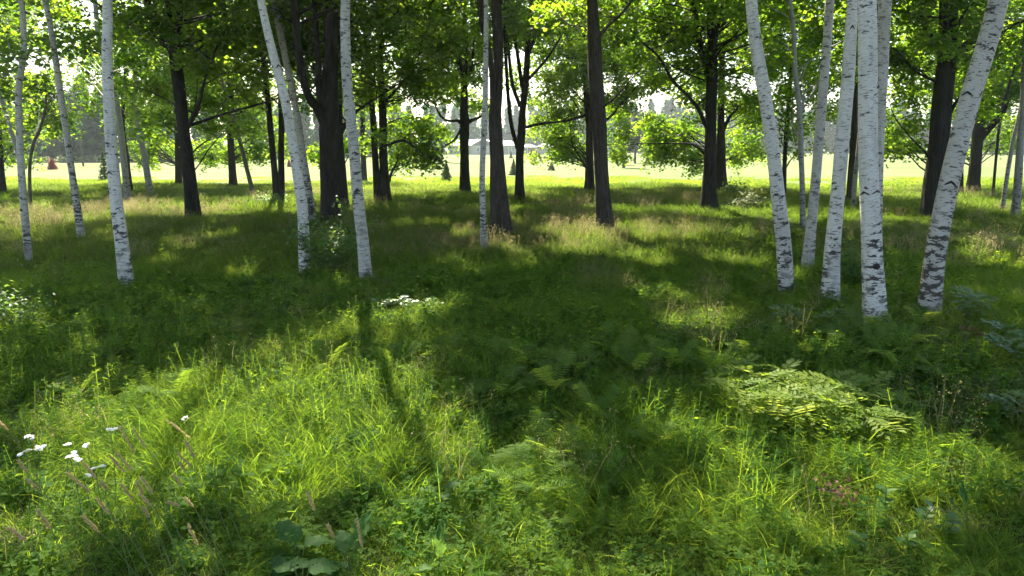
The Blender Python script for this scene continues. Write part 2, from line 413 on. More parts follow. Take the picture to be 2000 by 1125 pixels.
def make_crown(root, base, clusters, rng, leaf, per, mat, crown_name="crown", visible_top=None, spread=0.8, flat=0.16, high=.22):
    """clusters: (n,3) centres; leaves set along twigs radiating from each"""
    C = np.asarray(clusters); n = len(C)
    ntw = 7
    out = C - base; out[:, 2] = 0; out = norm(out)
    az0 = np.arctan2(out[:, 1], out[:, 0])
    az = az0[:, None] + rng.uniform(-2.3, 2.3, (n, ntw))
    ln = spread * rng.uniform(0.6, 1.25, (n, ntw))
    el = rng.normal(-0.05, 0.28, (n, ntw))
    d = np.stack([np.cos(az) * np.cos(el), np.sin(az) * np.cos(el), np.sin(el)], -1)
    hi = C[:, 2] > visible_top
    k = max(2, per // ntw)
    t = rng.uniform(0.05, 1, (n, ntw, k)) ** 0.75
    P = C[:, None, None] + d[:, :, None] * (ln[:, :, None] * t)[..., None] + rng.normal(0, 1, (n, ntw, k, 3)) * np.array([.15, .15, flat])
    P[..., 2] -= 0.25 * (t ** 2) * ln[:, :, None]
    L = leaf * rng.uniform(0.5, 1.35, (n, ntw, k))
    tint = np.clip(rng.normal(0.5, 0.22, (n, 1, 1)) + rng.normal(0, 0.18, (n, ntw, k)), 0, 1)
    m = np.ones((n, ntw, k), bool)
    m[hi] = rng.uniform(0, 1, (hi.sum(), ntw, k)) < high
    L[hi] *= 2.1
    P, L, tint = P[m], L[m], tint[m]
    ok = keep_leaf(P, rng)
    P, L, tint = P[ok], L[ok], tint[ok]
    V, T = leaf_tris(P - base, L, rng)
    o = link(crown_name, tri_mesh(crown_name, V, T, mat, tint=np.repeat(tint, 2)), root)
    o["kind"] = "stuff"
    return len(P)

def branch_parts(trunk, radii, clusters, rng, thick=0.035, limit=None):
    """thin boughs from the trunk out to each leaf cluster"""
    parts = []
    for c in clusters:
        if (limit is not None and c[2] > limit) or rng.uniform() < .5: continue
        hd = np.linalg.norm(trunk[:, :2] - c[:2], axis=1)
        want = c[2] - rng.uniform(0.15, 0.65) * hd.min() - 0.2
        i = int(np.argmin(np.abs(trunk[:, 2] - max(want, trunk[0, 2] + 1.4))))
        a = trunk[i]
        mid = a * 0.45 + c * 0.55 + np.array([rng.normal(0, .15), rng.normal(0, .15), rng.uniform(-.05, .35)])
        t = np.linspace(0, 1, 6)[:, None]
        P = a * (1 - t) ** 2 + 2 * mid * t * (1 - t) + c * t ** 2
        P[1:-1] += rng.normal(0, 0.05, (4, 3))
        dist = np.linalg.norm(c - a)
        r0 = min(radii[i] * 0.5, 0.012 + thick * dist * 0.22)
        Vb, Qb, _ = tube(P, np.linspace(r0, 0.006, 6), nseg=4)
        parts.append((Vb, Qb))
    return parts

def trunk_path(pts, ztop, rng, Y, tip=0.03, yo=0.0):
    W = []
    for q in pts:
        p, mpp = on_y(q[0], q[1], Y)
        W.append([*p, (q[2] * mpp / 2) if len(q) > 2 else -1])
    W = np.array(W)
    have = W[:, 3] > 0; idx = np.arange(len(W))
    W[:, 3] = np.interp(idx, idx[have], W[have, 3])
    z0 = 0.0
    W[0, 2] = z0 - 0.12
    d = norm(W[-1, :3] - W[-2, :3]); p = W[-1, :3].copy(); r = W[-1, 3]; ext = []
    n = 6
    if ztop > p[2] + 0.5:
        step = (ztop - p[2]) / n
        for j in range(n):
            d = norm(d * 0.8 + np.array([rng.normal(0, .06), rng.normal(0, .06), 0.25]))
            p = p + d * step / max(d[2], 0.3)
            ext.append([*p, r + (tip - r) * (j + 1) / n])
        W = np.vstack([W, ext])
    return W

def scar(root, path, s_i, theta, wdt, hgt, mat, base, chevron=True):
    """dark branch scar lying on a birch stem, a few millimetres proud"""
    P = path[:, :3]; T = norm(np.gradient(P, axis=0))
    c, t, r = P[s_i], T[s_i], path[s_i, 3]
    ref = np.array([0, 1.0, 0]); A = norm(ref - t * (t @ ref)); B = np.cross(t, A)
    m = 9; V = []; F_ = []
    us = np.linspace(-1, 1, m)
    for u in us:
        th = theta + u * wdt
        e = (1 - u * u) ** 0.5 * hgt * random.uniform(.8, 1.2)
        dz = (-abs(u) * hgt * 1.6 if chevron else 0)
        rr = r * 1.012 + 0.004
        for q, k in ((-0.5, 1.0), (0, 1.06 if chevron else 1.10), (0.5, 1.0)):
            V.append(c + t * (dz + q * e) + (A * math.cos(th) + B * math.sin(th)) * rr * k - base)
    for a in range(m - 1):
        for b in range(2):
            F_.append((a * 3 + b, a * 3 + b + 1, a * 3 + 3 + b + 1, a * 3 + 3 + b))
    link("branch_scar", py_mesh("branch_scar", V, F_, mat, True), root)

LEAVES = 0
def tree(name, label, cat, group, pts, bark, ztop=13, limbs=(), crown=None, sprays=(), leaf=0.145, per=230, lmat=None, seed=0,
         nseg=14, rings=46, wob=0.03, ridges=0, flare=0.5, scars=0, thick=0.026, spread=0.8, depth=(0.8, 4.2), Y=None):
    global LEAVES
    rng = np.random.default_rng(1000 + seed); random.seed(seed)
    if Y is None: Y = on_z(pts[0][0], pts[0][1])[1]
    W = trunk_path(pts, ztop, rng, Y)
    path = catmull(W, rings); path[:, 3] = np.maximum(path[:, 3], 0.012)
    base = np.array([W[0, 0], Y, 0.0])
    root = tag(empty(name, base), label, cat, group)
    loc = path[:, :3] - base
    link("trunk", tube_mesh("trunk", loc, path[:, 3], bark, nseg=nseg, wob=wob, ridges=ridges, flare=flare, rng=rng), root)
    stems = [path]
    for ln in limbs:
        lp = []
        drift = rng.uniform(-0.5, 0.5)
        for j, q in enumerate(ln):
            p, mpp = on_y(q[0], q[1], Y + drift * j)
            lp.append([*p, q[2] * mpp / 2])
        lp = np.array(lp)
        d = norm(lp[-1, :3] - lp[-2, :3]); e = []
        p = lp[-1, :3].copy(); r = lp[-1, 3]
        for j in range(3):
            d = norm(d + rng.normal(0, .15, 3) + [0, 0, .12]); p = p + d * rng.uniform(.5, .9); e.append([*p, r * (1 - (j + 1) * .28)])
        lp = catmull(np.vstack([lp, e]), 20); lp[:, 3] = np.maximum(lp[:, 3], 0.008)
        link("limb", tube_mesh("limb", lp[:, :3] - base, lp[:, 3], bark, nseg=9, wob=wob, rng=rng), root)
        stems.append(lp)
    vis = CAMH + (Y + 3) * 0.215 + 0.4
    cl = []
    if crown:
        z0, z1, R, ncl = crown[:4]; ncl = int(ncl * 1.08); dx, dy = (crown[4:6] if len(crown) > 4 else (0, 0))
        zc, hz = (z0 + z1) / 2, (z1 - z0) / 2
        while len(cl) < ncl:
            v = norm(rng.normal(0, 1, 3)) * rng.uniform(0, 1) ** 0.42
            z = zc + v[2] * hz
            ax = path[np.argmin(np.abs(path[:, 2] - z)), :2]
            cl.append([ax[0] * .7 + base[0] * .3 + dx + v[0] * R, ax[1] * .7 + base[1] * .3 + dy + v[1] * R, z])
    for s in sprays:
        px, py, rx, ry = s[:4]; dd = s[4] if len(s) > 4 else 0.0
        _, mpp = on_y(px, py, Y + dd)
        area = math.pi * rx * ry * mpp * mpp
        for _ in range(max(3 if len(s) < 6 else 1, int(area * 2.4 * (s[5] if len(s) > 5 else 1)))):
            a, r_ = rng.uniform(0, 6.28), math.sqrt(rng.uniform(0, 1))
            p, _m = on_y(px + rx * .86 * r_ * math.cos(a), py + ry * .86 * r_ * math.sin(a), Y + dd + rng.uniform(*depth))
            if p[2] > 0.7: cl.append(list(p))
    if cl:
        cl = np.array(cl)
        LEAVES += make_crown(root, base, cl, rng, leaf, per, lmat or M_MAPLE, visible_top=vis, spread=spread, high=.10 if Y > 33 else .38 if (lmat or M_MAPLE) is M_MAPLE else .26)
        allst = np.vstack([s_[:, :] for s_ in stems])
        bp = branch_parts(allst[:, :3], allst[:, 3], cl, rng, thick, limit=vis)
        if bp:
            Vb, Qb = join(bp)
            me = tri_mesh("boughs", Vb - base, Qb, bark, smooth=True)
            a = me.attributes.new("bark", 'FLOAT_VECTOR', 'POINT'); a.data.foreach_set("vector", np.ascontiguousarray(Vb * [1, 1, .5], dtype=np.float32).ravel())
            b = link("boughs", me, root); b["kind"] = "stuff"
    for _ in range(scars):
        if rng.uniform() < .45: continue
        zz = rng.uniform(0.25, vis); i = int(np.argmin(np.abs(path[:, 2] - zz)))
        scar(root, path, max(1, i), math.pi + rng.uniform(-1.0, 1.0), rng.uniform(.2, .65), rng.uniform(.010, .032), M_SCAR, base, True)
    return root, path, base

PB = "white paper birches at the wood's edge"
MG = "dark maples along the lawn"
SG = "slender young trunks among the maples"
bc = dict(depth=(-1.0, 1.0), cat="birch tree", lmat=M_BIRCHLEAF, leaf=0.12, per=140, spread=0.7, flare=0.38, wob=0.02)

# ---- white birches
tree("birch_tree", "slim crooked birch, leftmost of the white stems at the left edge", group=PB,
     pts=[(57, 520, 13), (48, 416, 13), (41, 323, 12.5), (36, 199, 11.5), (39, 152, 12), (47, 92, 10), (44, 23, 10), (41, 0, 9)], bark=M_BIRCHD, ztop=11,
     crown=(4.6, 12, 2.4, 34), sprays=[(20, 120, 30, 60)], seed=1, scars=6, **bc)
tree("birch_tree", "thin straight birch leaning left, second birch from the left edge", group=PB,
     pts=[(161, 473, 14), (150, 400, 13), (138, 320, 12), (128, 250, 11.5), (119, 190, 11.5), (108, 110, 11), (98, 50, 10), (88, 0, 10)], bark=M_BIRCHD, ztop=12,
     crown=(5, 13, 2.4, 36), sprays=[(110, 60, 40, 50)], seed=2, scars=7, **bc)
tree("birch_tree", "thick white birch with dark scars, standing left of the big forked maple", group=PB,
     pts=[(248, 562, 25), (236, 460, 24), (228, 400, 23), (219, 300, 22), (212, 200, 20), (209, 100, 19), (210, 0, 18)], bark=M_BIRCH, ztop=13,
     crown=(6, 14, 2.6, 44), seed=3, scars=14, **bc)
tree("birch_tree", "front stem of the crossing birch pair beside the leafy bush", group=PB,
     pts=[(595, 540, 19), (593, 448, 20), (590, 398, 20), (582, 349, 19), (575, 299, 18), (566, 249, 18), (560, 209, 18), (545, 149, 18), (532, 100, 16), (520, 50, 15), (510, 0, 15)],
     bark=M_BIRCH, ztop=13, crown=(6, 14, 2.6, 44, -.5, 0), seed=4, scars=12, **bc)
tree("birch_tree", "rear stem of the crossing birch pair, darker and behind the front stem", group=PB,
     pts=[(611, 432, 14), (602, 368, 14), (592, 309, 14), (580, 224, 13), (565, 149, 13), (552, 85, 13), (537, 15, 12), (535, 0, 12)], bark=M_BIRCHD, ztop=14,
     crown=(7, 15, 2.6, 40), seed=5, scars=8, **bc)
tree("birch_tree", "white birch with heavy dark bands right of the big twin maple", group=PB,
     pts=[(716, 562, 25), (709, 473, 23), (699, 388, 22), (692, 299, 21), (685, 229, 20), (677, 149, 20), (675, 90, 19), (674, 25, 18), (675, 0, 18)], bark=M_BIRCHD, ztop=13,
     crown=(6, 14, 2.6, 44), seed=6, scars=14, **bc)
tree("birch_tree", "thin speckled birch hard against the brown split trunk", group=PB,
     pts=[(946, 488, 12), (943, 400, 12), (942, 333, 11), (946, 244, 11), (948, 178, 11), (949, 89, 10), (949, 0, 9)], bark=M_BIRCHD, ztop=13,
     crown=(6.5, 13, 2.2, 34), seed=7, scars=12, **bc)
tree("birch_tree", "white birch leaning left, outermost left of the right-hand birch clump", group=PB,
     pts=[(1539, 576, 29), (1530, 472, 28), (1521, 398, 27), (1510, 296, 25), (1493, 182, 25), (1478, 97, 24), (1467, 0, 22)], bark=M_BIRCH, ztop=13,
     crown=(5.5, 14, 2.8, 50), seed=8, scars=12, **bc)
tree("birch_tree", "slender birch with black ringed foot, second in the right-hand clump", group=PB,
     pts=[(1576, 530, 22), (1584, 444, 19), (1592, 364, 18), (1601, 256, 18), (1608, 171, 18), (1616, 74, 17), (1621, 0, 17)], bark=M_BIRCHD, ztop=13.5,
     crown=(6.5, 14, 2.6, 44), seed=9, scars=14, **bc)
tree("birch_tree", "greyish birch with a dark collar, left neighbour of the thickest birch", group=PB,
     pts=[(1622, 588, 30), (1626, 484, 28), (1637, 370, 26), (1646, 262, 26), (1656, 154, 25), (1662, 57, 22), (1665, 0, 20)], bark=M_BIRCH, ztop=13,
     crown=(5.5, 14, 2.6, 44), seed=10, scars=14, **bc)
b11, p11, base11 = tree("birch_tree", "thickest and whitest birch, with a round black knot near its foot", group=PB,
     pts=[(1713, 640, 41), (1704, 512, 38), (1699, 398, 36), (1695, 285, 36), (1695, 171, 36), (1694, 57, 35), (1693, 0, 35)], bark=M_BIRCH, ztop=14,
     crown=(5.5, 14.5, 2.8, 50), seed=11, scars=16, **bc)
i11 = int(np.argmin(np.abs(p11[:, 2] - on_y(1705, 536, base11[1])[0][2])))
scar(b11, p11, i11, math.pi - 0.1, 0.36, 0.085, M_SCAR, base11, False)
tree("birch_tree", "birch half hidden behind the thickest birch, its stem forking high up", group=PB,
     pts=[(1712, 560, 22), (1713, 400, 20), (1715, 313, 20), (1718, 228, 21), (1723, 142, 22), (1726, 57, 24), (1729, 0, 24)], bark=M_BIRCHD, ztop=14,
     limbs=[[(1722, 110, 14), (1716, 50, 12), (1713, 0, 11)]], crown=(6, 14, 2.4, 40), seed=12, scars=8, **bc)
tree("birch_tree", "stout birch leaning far right with grey-green lichen patches", group=PB,
     pts=[(1814, 622, 37), (1825, 512, 36), (1836, 444, 36), (1852, 364, 36), (1871, 285, 36), (1896, 188, 37), (1919, 114, 36), (1939, 46, 36), (1950, 0, 36)], bark=M_BIRCHD, ztop=12.5,
     crown=(5.5, 14, 2.8, 50), seed=13, scars=14, **bc)

# ---- slender young trunks
sc = dict(cat="sapling", group=SG, leaf=0.13, per=110, spread=0.65, flare=0.2, rings=26, nseg=9)
tree("young_birch", "thin pale trunk at the right edge, thickest of the three slim stems there", pts=[(1982, 424, 16), (1989, 341, 14), (1994, 256, 12), (1999, 199, 12), (2004, 60, 11)], bark=M_BIRCHG, ztop=11, crown=(6, 12, 2.4, 26), seed=21, **sc)
tree("young_birch", "grey sapling bending right, between two slim stems at the right edge", pts=[(1957, 412, 8), (1967, 341, 8), (1979, 273, 8), (1990, 228, 7), (2010, 120, 6)], bark=M_BIRCHG, ztop=8, crown=(4.5, 9, 1.8, 16), seed=22, **sc)
tree("young_maple", "thread-thin dark sapling in front of the leaning forked maple at right", pts=[(1939, 389, 5.5), (1945, 313, 5), (1953, 239, 5), (1970, 171, 4.5)], bark=M_BARK, ztop=7, crown=(4.5, 8, 1.6, 14), seed=23, **sc)
tree("young_birch", "tall thin grey trunk rising just behind the left-leaning white birch", pts=[(1569, 448, 11), (1567, 364, 10), (1564, 285, 10), (1561, 211, 10), (1552, 131, 9.5), (1550, 57, 9), (1542, 0, 8)], bark=M_BIRCHG, ztop=11, crown=(3.6, 11, 2.2, 34), seed=24, sprays=[(1580, 150, 60, 90), (1570, 240, 40, 40)], **sc)
tree("young_maple", "thin dark trunk seen between the left-leaning birch and the grey trunk", pts=[(1531, 385, 9), (1532, 330, 8.5), (1534, 285, 8), (1541, 188, 8), (1550, 102, 7), (1556, 20, 6)], bark=M_BARK, ztop=11, crown=(3.4, 11, 3.0, 60), seed=25, sprays=[(1500, 210, 60, 60), (1560, 270, 50, 50)], **sc)
tree("young_maple", "brown trunk in the gap just left of the thickest birch", pts=[(1659, 395, 13), (1663, 330, 13), (1667, 285, 13), (1671, 171, 12), (1673, 85, 12), (1675, 0, 11)], bark=M_BARKBR, ztop=12, crown=(3.2, 12, 3.4, 70), seed=26, sprays=[(1640, 190, 60, 60), (1690, 230, 50, 60)], **sc)
tree("young_birch", "small speckled birch stem low in the gap left of the thickest birch", pts=[(1666, 414, 10), (1670, 350, 9), (1677, 285, 8), (1684, 200, 8)], bark=M_BIRCHG, ztop=8, crown=(4.5, 9, 1.8, 18), seed=27, **sc)
tree("young_maple", "slim dark stem glimpsed just behind the lichen-patched leaning birch", pts=[(1877, 380, 9), (1878, 300, 8), (1884, 220, 8), (1888, 100, 7)], bark=M_BARK, ztop=10, crown=(3.6, 11, 2.6, 40), seed=28, **sc)
tree("young_maple", "bare bent sapling just right of the crooked left-edge birch", pts=[(60, 413, 6), (58, 333, 6), (65, 282, 6), (77, 255, 6), (86, 225, 5)], bark=M_GREYBARK, ztop=4.6, crown=(3.0, 5.2, 1.5, 16, .3, 0), seed=29, sprays=[(76, 225, 34, 30)], **sc)
tree("young_birch", "pale trunk slanting up to the left behind the crooked left-edge birch", pts=[(47, 402, 9), (39, 314, 8.5), (23, 259, 8), (8, 210, 8), (-4, 170, 7.5)], bark=M_BIRCHG, ztop=8, crown=(4, 9, 2, 22), seed=30, sprays=[(30, 250, 44, 60)], **sc)
tree("young_birch", "pale trunk passing behind the thick white birch and bending left above it", pts=[(251, 397, 13), (245, 342, 12), (238, 277, 12), (228, 200, 11), (205, 120, 10), (192, 69, 9.5), (186, 0, 9)], bark=M_BIRCHG, ztop=11, crown=(4.5, 12, 2.6, 44), seed=31, sprays=[(170, 110, 60, 70), (180, 200, 40, 30)], **sc)
tree("young_maple", "dark stem close behind the pale trunk that bends behind the thick birch", pts=[(257, 378, 8), (253, 350, 8), (247, 300, 8), (240, 240, 7), (246, 130, 7)], bark=M_BARK, ztop=9, crown=(3, 9, 2.4, 40), seed=32, sprays=[(250, 235, 50, 40)], **sc)
tree("young_birch", "grey leaning trunk on the open grass between thick birch and forked maple", pts=[(295, 380, 13), (288, 342, 12), (282, 300, 12), (275, 273, 11), (266, 200, 10), (262, 90, 9)], bark=M_BIRCHG, ztop=10, crown=(3.4, 11, 2.6, 46), seed=33, sprays=[(262, 240, 46, 36)], **sc)
tree("young_birch", "thin pale sapling slanting left into the small dark-stemmed maple", pts=[(496, 382, 8.5), (483, 333, 8), (469, 277, 7.5), (454, 229, 7), (440, 180, 6)], bark=M_GREYBARK, ztop=7, crown=(4.4, 8, 1.8, 18), seed=34, **sc)
tree("young_maple", "short dark trunk far back between twin maple and the banded birch", pts=[(712, 352, 11), (710, 319, 11), (709, 280, 10), (708, 200, 9)], bark=M_BARK, ztop=9, crown=(3, 10, 3, 60), seed=35, **sc)

# ---- maples
mc = dict(cat="maple tree", group=MG, ridges=9, wob=0.035)
tree("maple_tree", "dark maple trunk cut off by the left edge of the picture", pts=[(4, 380, 14), (0, 320, 13), (-4, 250, 13), (-8, 120, 12)], bark=M_BARK, ztop=12, crown=(3.6, 12, 4.6, 130), seed=41,
     sprays=[(60, 190, 60, 60), (90, 230, 50, 40), (20, 290, 30, 40)], **mc)
tree("maple_tree", "big forked maple with dense dark low boughs, right of the thick white birch",
     pts=[(378, 428, 28), (372, 370, 24), (365, 296, 23), (358, 250, 22), (351, 185, 23), (346, 139, 23), (341, 92, 24), (346, 60, 16), (350, 30, 13), (351, 0, 12)], bark=M_BARK, ztop=13,
     limbs=[[(340, 100, 18), (331, 46, 16), (328, 0, 14)], [(338, 105, 16), (309, 37, 13), (286, 0, 10)], [(332, 90, 9), (290, 62, 7), (250, 45, 5)], [(366, 252, 8), (388, 203, 7), (400, 157, 5)], [(370, 245, 7), (430, 225, 5), (500, 205, 4)]],
     crown=(4.4, 13, 5.2, 190), sprays=[(430, 170, 80, 60), (450, 90, 80, 70), (270, 160, 60, 60), (300, 250, 60, 36), (420, 255, 60, 26), (270, 70, 60, 60), (385, 30, 60, 40)], seed=42, **mc)
tree("maple_tree", "straight maple standing right behind the big forked maple", pts=[(349, 362, 13), (348, 287, 12), (346, 200, 12), (344, 60, 10)], bark=M_BARK, ztop=12, crown=(3.4, 12, 4.5, 120), seed=43, sprays=[(300, 290, 60, 34), (385, 290, 60, 30), (270, 225, 60, 34)], **mc)
tree("maple_tree", "small dark-stemmed maple between forked maple and crossing birches", pts=[(456, 365, 14), (453, 319, 13), (450, 268, 12), (452, 227, 11), (450, 120, 10)], bark=M_BARK, ztop=11, crown=(3.2, 11, 4.2, 130), seed=44, sprays=[(510, 280, 60, 40), (440, 300, 60, 22), (480, 235, 70, 30)], **mc)
tree("maple_tree", "slim maple with two parallel dark stems rising from one brush-covered foot",
     pts=[(541, 400, 15), (540, 378, 13.5), (534, 309, 12), (527, 239, 11), (520, 164, 10), (510, 85, 9), (505, 30, 8)], bark=M_BARK, ztop=12,
     limbs=[[(546, 402, 13), (550, 378, 12), (549, 299, 12), (550, 239, 11), (548, 199, 10), (546, 120, 9), (545, 40, 8)]], crown=(4.2, 12, 4.2, 120), seed=45, sprays=[(500, 190, 50, 40), (480, 60, 50, 60)], **mc)
tree("maple_tree", "massive twin-limbed maple, widest dark trunk in the middle left",
     pts=[(646, 434, 33), (642, 349, 31), (640, 279, 33), (642, 229, 38), (644, 180, 33), (645, 149, 30), (647, 50, 28), (647, 0, 24)], bark=M_BARK, ztop=14,
     limbs=[[(634, 236, 24), (618, 208, 19), (605, 192, 17), (592, 154, 15), (582, 90, 16), (577, 25, 16), (575, 0, 15)], [(627, 215, 14), (621, 160, 12), (621, 125, 11), (617, 50, 9), (613, 0, 8)]],
     crown=(5.2, 14, 5.4, 170), sprays=[(590, 60, 50, 60), (630, 120, 60, 50)], seed=46, **mc)
tree("maple_tree", "stout maple trunk tucked behind the massive twin-limbed maple", pts=[(669, 406, 23), (665, 344, 22), (660, 269, 20), (658, 180, 19), (660, 80, 18), (663, 0, 16)], bark=M_BARK, ztop=13,
     limbs=[[(664, 262, 10), (680, 235, 8), (700, 215, 6)]], crown=(3.8, 13, 4.8, 140), seed=47, sprays=[(700, 260, 40, 40), (610, 280, 40, 30)], **mc)
tree("maple_tree", "double-trunked maple right of the banded birch with a broken stub",
     pts=[(752, 393, 20), (749, 311, 16.5), (747, 222, 15), (743, 133, 13), (742, 44, 12), (742, 0, 11)], bark=M_BARK, ztop=12,
     limbs=[[(738, 396, 16), (733, 311, 13), (727, 213, 12), (720, 133, 10), (713, 44, 10), (712, 0, 9)], [(754, 362, 9), (760, 352, 7), (761, 346, 3)][:2], [(752, 285, 6), (790, 275, 5), (825, 300, 3)], [(750, 200, 6), (790, 160, 5), (840, 130, 3)]],
     crown=(4.0, 13, 5.0, 170, 1, 0), sprays=[(800, 270, 50, 46), (815, 250, 44, 34, .5), (800, 305, 50, 26, .5), (790, 310, 50, 24), (830, 300, 26, 24), (790, 190, 50, 50), (800, 100, 50, 60), (840, 140, 40, 40), (770, 30, 50, 40)], seed=48, **mc)
tree("maple_tree", "maple with forking arm-like lower limbs, left of the brown split trunk",
     pts=[(908, 377, 21), (907, 311, 17), (907, 240, 19), (906, 213, 16), (907, 147, 12), (910, 80, 8), (908, 0, 6)], bark=M_BARK, ztop=12,
     limbs=[[(902, 240, 9), (893, 236, 6), (876, 236, 5), (862, 228, 4), (853, 213, 3)], [(911, 240, 9), (922, 235, 7), (938, 228, 5)], [(906, 165, 8), (919, 140, 6), (926, 80, 4), (934, 20, 3)], [(905, 170, 8), (897, 110, 5), (893, 40, 4)], [(902, 246, 5), (890, 270, 4), (870, 285, 3)]],
     crown=(5.4, 13, 4.0, 120), sprays=[(860, 60, 50, 60), (905, 100, 40, 60), (930, 190, 30, 30), (872, 160, 36, 40), (866, 270, 30, 30, 0, .8), (848, 245, 24, 24, 0, .7), (900, 20, 50, 30), (915, 175, 36, 24)], seed=49, **mc)
tree("maple_tree", "brown trunk that splits in two, right behind the thin speckled birch",
     pts=[(979, 460, 38), (974, 378, 33), (971, 311, 28), (967, 240, 25), (968, 205, 24), (973, 147, 19), (972, 67, 20), (969, 0, 20)], bark=M_BARKBR, ztop=13,
     limbs=[[(963, 215, 13), (961, 147, 11), (953, 89, 11), (942, 44, 13), (938, 0, 14)]], crown=(7.4, 14, 4.4, 110), seed=50, **mc)
tree("maple_tree", "slender many-stemmed maple spreading like a fan against the bright lawn",
     pts=[(1015, 392, 18), (1015, 311, 15), (1018, 267, 16), (1021, 213, 13), (1027, 156, 13), (1031, 89, 11), (1035, 36, 8), (1037, 0, 7)], bark=M_BARK, ztop=11,
     limbs=[[(1011, 290, 9), (998, 240, 8), (991, 169, 7), (987, 89, 7), (984, 30, 5)], [(1016, 208, 8), (1000, 160, 7), (993, 89, 6), (989, 30, 4)], [(1020, 170, 8), (1007, 80, 7), (1000, 22, 5), (998, 0, 4)], [(1032, 105, 8), (1056, 44, 6), (1071, 0, 5)], [(1027, 160, 6), (1067, 116, 5), (1093, 76, 4)], [(1022, 250, 5), (1050, 242, 4), (1090, 238, 3)]],
     crown=(6.2, 12, 3.4, 70), sprays=[(1010, 20, 50, 24), (1060, 150, 24, 24, 0, .6)], seed=51, **mc)
tree("maple_tree", "maple with wide low sprays of sunlit leaves, behind the lone straight trunk",
     pts=[(1152, 376, 19), (1151, 311, 15), (1151, 249, 13), (1147, 213, 13), (1144, 133, 12), (1142, 40, 10)], bark=M_BARK, ztop=12,
     limbs=[[(1146, 330, 5), (1135, 310, 4), (1118, 282, 3)], [(1146, 225, 6), (1110, 235, 5), (1075, 240, 3)], [(1156, 250, 6), (1190, 230, 5), (1215, 200, 3)]],
     crown=(3.8, 12, 4.8, 160, 0, 1), sprays=[(1090, 260, 55, 34), (1070, 300, 36, 20), (1115, 312, 34, 16), (1110, 200, 60, 40), (1090, 130, 50, 50), (1205, 260, 32, 30), (1200, 310, 22, 26), (1075, 275, 34, 26, .5), (1125, 290, 40, 24, .5), (1060, 240, 40, 30, .5), (1120, 60, 60, 50), (1210, 190, 40, 40), (1230, 100, 50, 60)], seed=52, **mc)
tree("maple_tree", "lone straight bare trunk standing in the tan sunlit grass", pts=[(1181, 452, 32), (1176, 356, 27), (1171, 267, 28), (1165, 178, 29), (1161, 89, 27), (1156, 0, 20)], bark=M_BARKBR, ztop=13,
     limbs=[[(1168, 75, 9), (1185, 52, 7), (1205, 35, 6), (1232, 4, 5)], [(1172, 215, 5), (1192, 198, 4), (1212, 180, 3)]], crown=(6.6, 14, 4.6, 120), seed=53, sprays=[(1215, 40, 60, 40), (1100, 30, 50, 30)], **mc)
tree("maple_tree", "tall straight maple with long left limb, nearer trunk of the pair at right centre",
     pts=[(1385, 413, 31), (1385, 356, 25), (1387, 289, 23), (1389, 213, 21), (1390, 133, 21), (1390, 44, 18), (1389, 0, 18)], bark=M_BARK, ztop=13,
     limbs=[[(1381, 250, 9), (1374, 235, 8), (1362, 209, 7), (1340, 184, 6), (1313, 156, 6), (1287, 111, 5), (1247, 76, 4)], [(1380, 305, 7), (1358, 284, 5), (1330, 280, 3)], [(1384, 135, 14), (1376, 118, 13), (1367, 89, 12), (1358, 22, 10), (1353, 0, 9)], [(1394, 90, 10), (1405, 40, 7), (1412, 0, 6)]],
     crown=(4.6, 13, 5.0, 170), sprays=[(1310, 190, 60, 40), (1300, 110, 70, 60), (1320, 40, 60, 40), (1430, 60, 40, 60), (1360, 160, 40, 40)], seed=54, **mc)
tree("maple_tree", "maple close behind the tall straight maple, with leaves hanging near the lawn",
     pts=[(1408, 375, 22), (1408, 302, 18), (1408, 249, 14), (1409, 178, 13), (1410, 60, 11)], bark=M_BARK, ztop=12, limbs=[[(1410, 262, 8), (1424, 231, 6), (1445, 205, 4)]],
     crown=(3.6, 12, 4.8, 170), sprays=[(1310, 260, 60, 40), (1300, 300, 50, 24), (1350, 310, 40, 28), (1440, 290, 44, 36), (1320, 285, 50, 30, .5), (1470, 300, 40, 24, .5), (1270, 270, 34, 26, .5), (1450, 230, 44, 40), (1280, 230, 40, 30), (1360, 250, 50, 36)], seed=55, **mc)
tree("maple_tree", "heavy dark maple with a horizontal limb behind the lichen-patched leaning birch",
     pts=[(1819, 425, 36), (1822, 364, 34), (1831, 307, 35), (1837, 239, 36), (1845, 159, 34), (1851, 91, 32), (1854, 0, 32)], bark=M_BARK, ztop=13,
     limbs=[[(1838, 108, 12), (1825, 82, 10), (1808, 51, 8), (1794, 0, 6)], [(1858, 112, 15), (1880, 92, 13), (1899, 80, 13), (1925, 70, 12), (1956, 63, 12), (2005, 64, 11)], [(1852, 228, 9), (1864, 205, 7), (1876, 188, 5), (1895, 165, 4)], [(1830, 160, 6), (1790, 140, 4), (1750, 98, 3)], [(1862, 70, 10), (1880, 30, 6), (1900, 0, 5)], [(1824, 318, 6), (1800, 290, 4), (1780, 270, 3)]],
     crown=(4.4, 13, 5.0, 150), sprays=[(1780, 240, 40, 40), (1770, 180, 50, 40), (1790, 100, 60, 50), (1770, 285, 34, 18), (1900, 140, 40, 40), (1960, 110, 40, 50), (1800, 30, 50, 30, 0, .6), (1890, 220, 30, 30)], seed=56, **mc)
tree("maple_tree", "leaning forked maple at the right, back against the lawn",
     pts=[(1900, 374, 24), (1906, 313, 20), (1911, 256, 20), (1917, 232, 15), (1922, 180, 12), (1926, 80, 10)], bark=M_BARK, ztop=12,
     limbs=[[(1914, 272, 14), (1928, 255, 13), (1956, 222, 12), (1968, 180, 11), (1975, 100, 9)]], crown=(3.6, 12, 5.0, 170), sprays=[(1960, 270, 50, 30), (1940, 140, 60, 50), (1985, 190, 40, 60), (1870, 280, 30, 26), (1760, 270, 40, 30)], seed=57, **mc)
print("crown leaves", LEAVES)

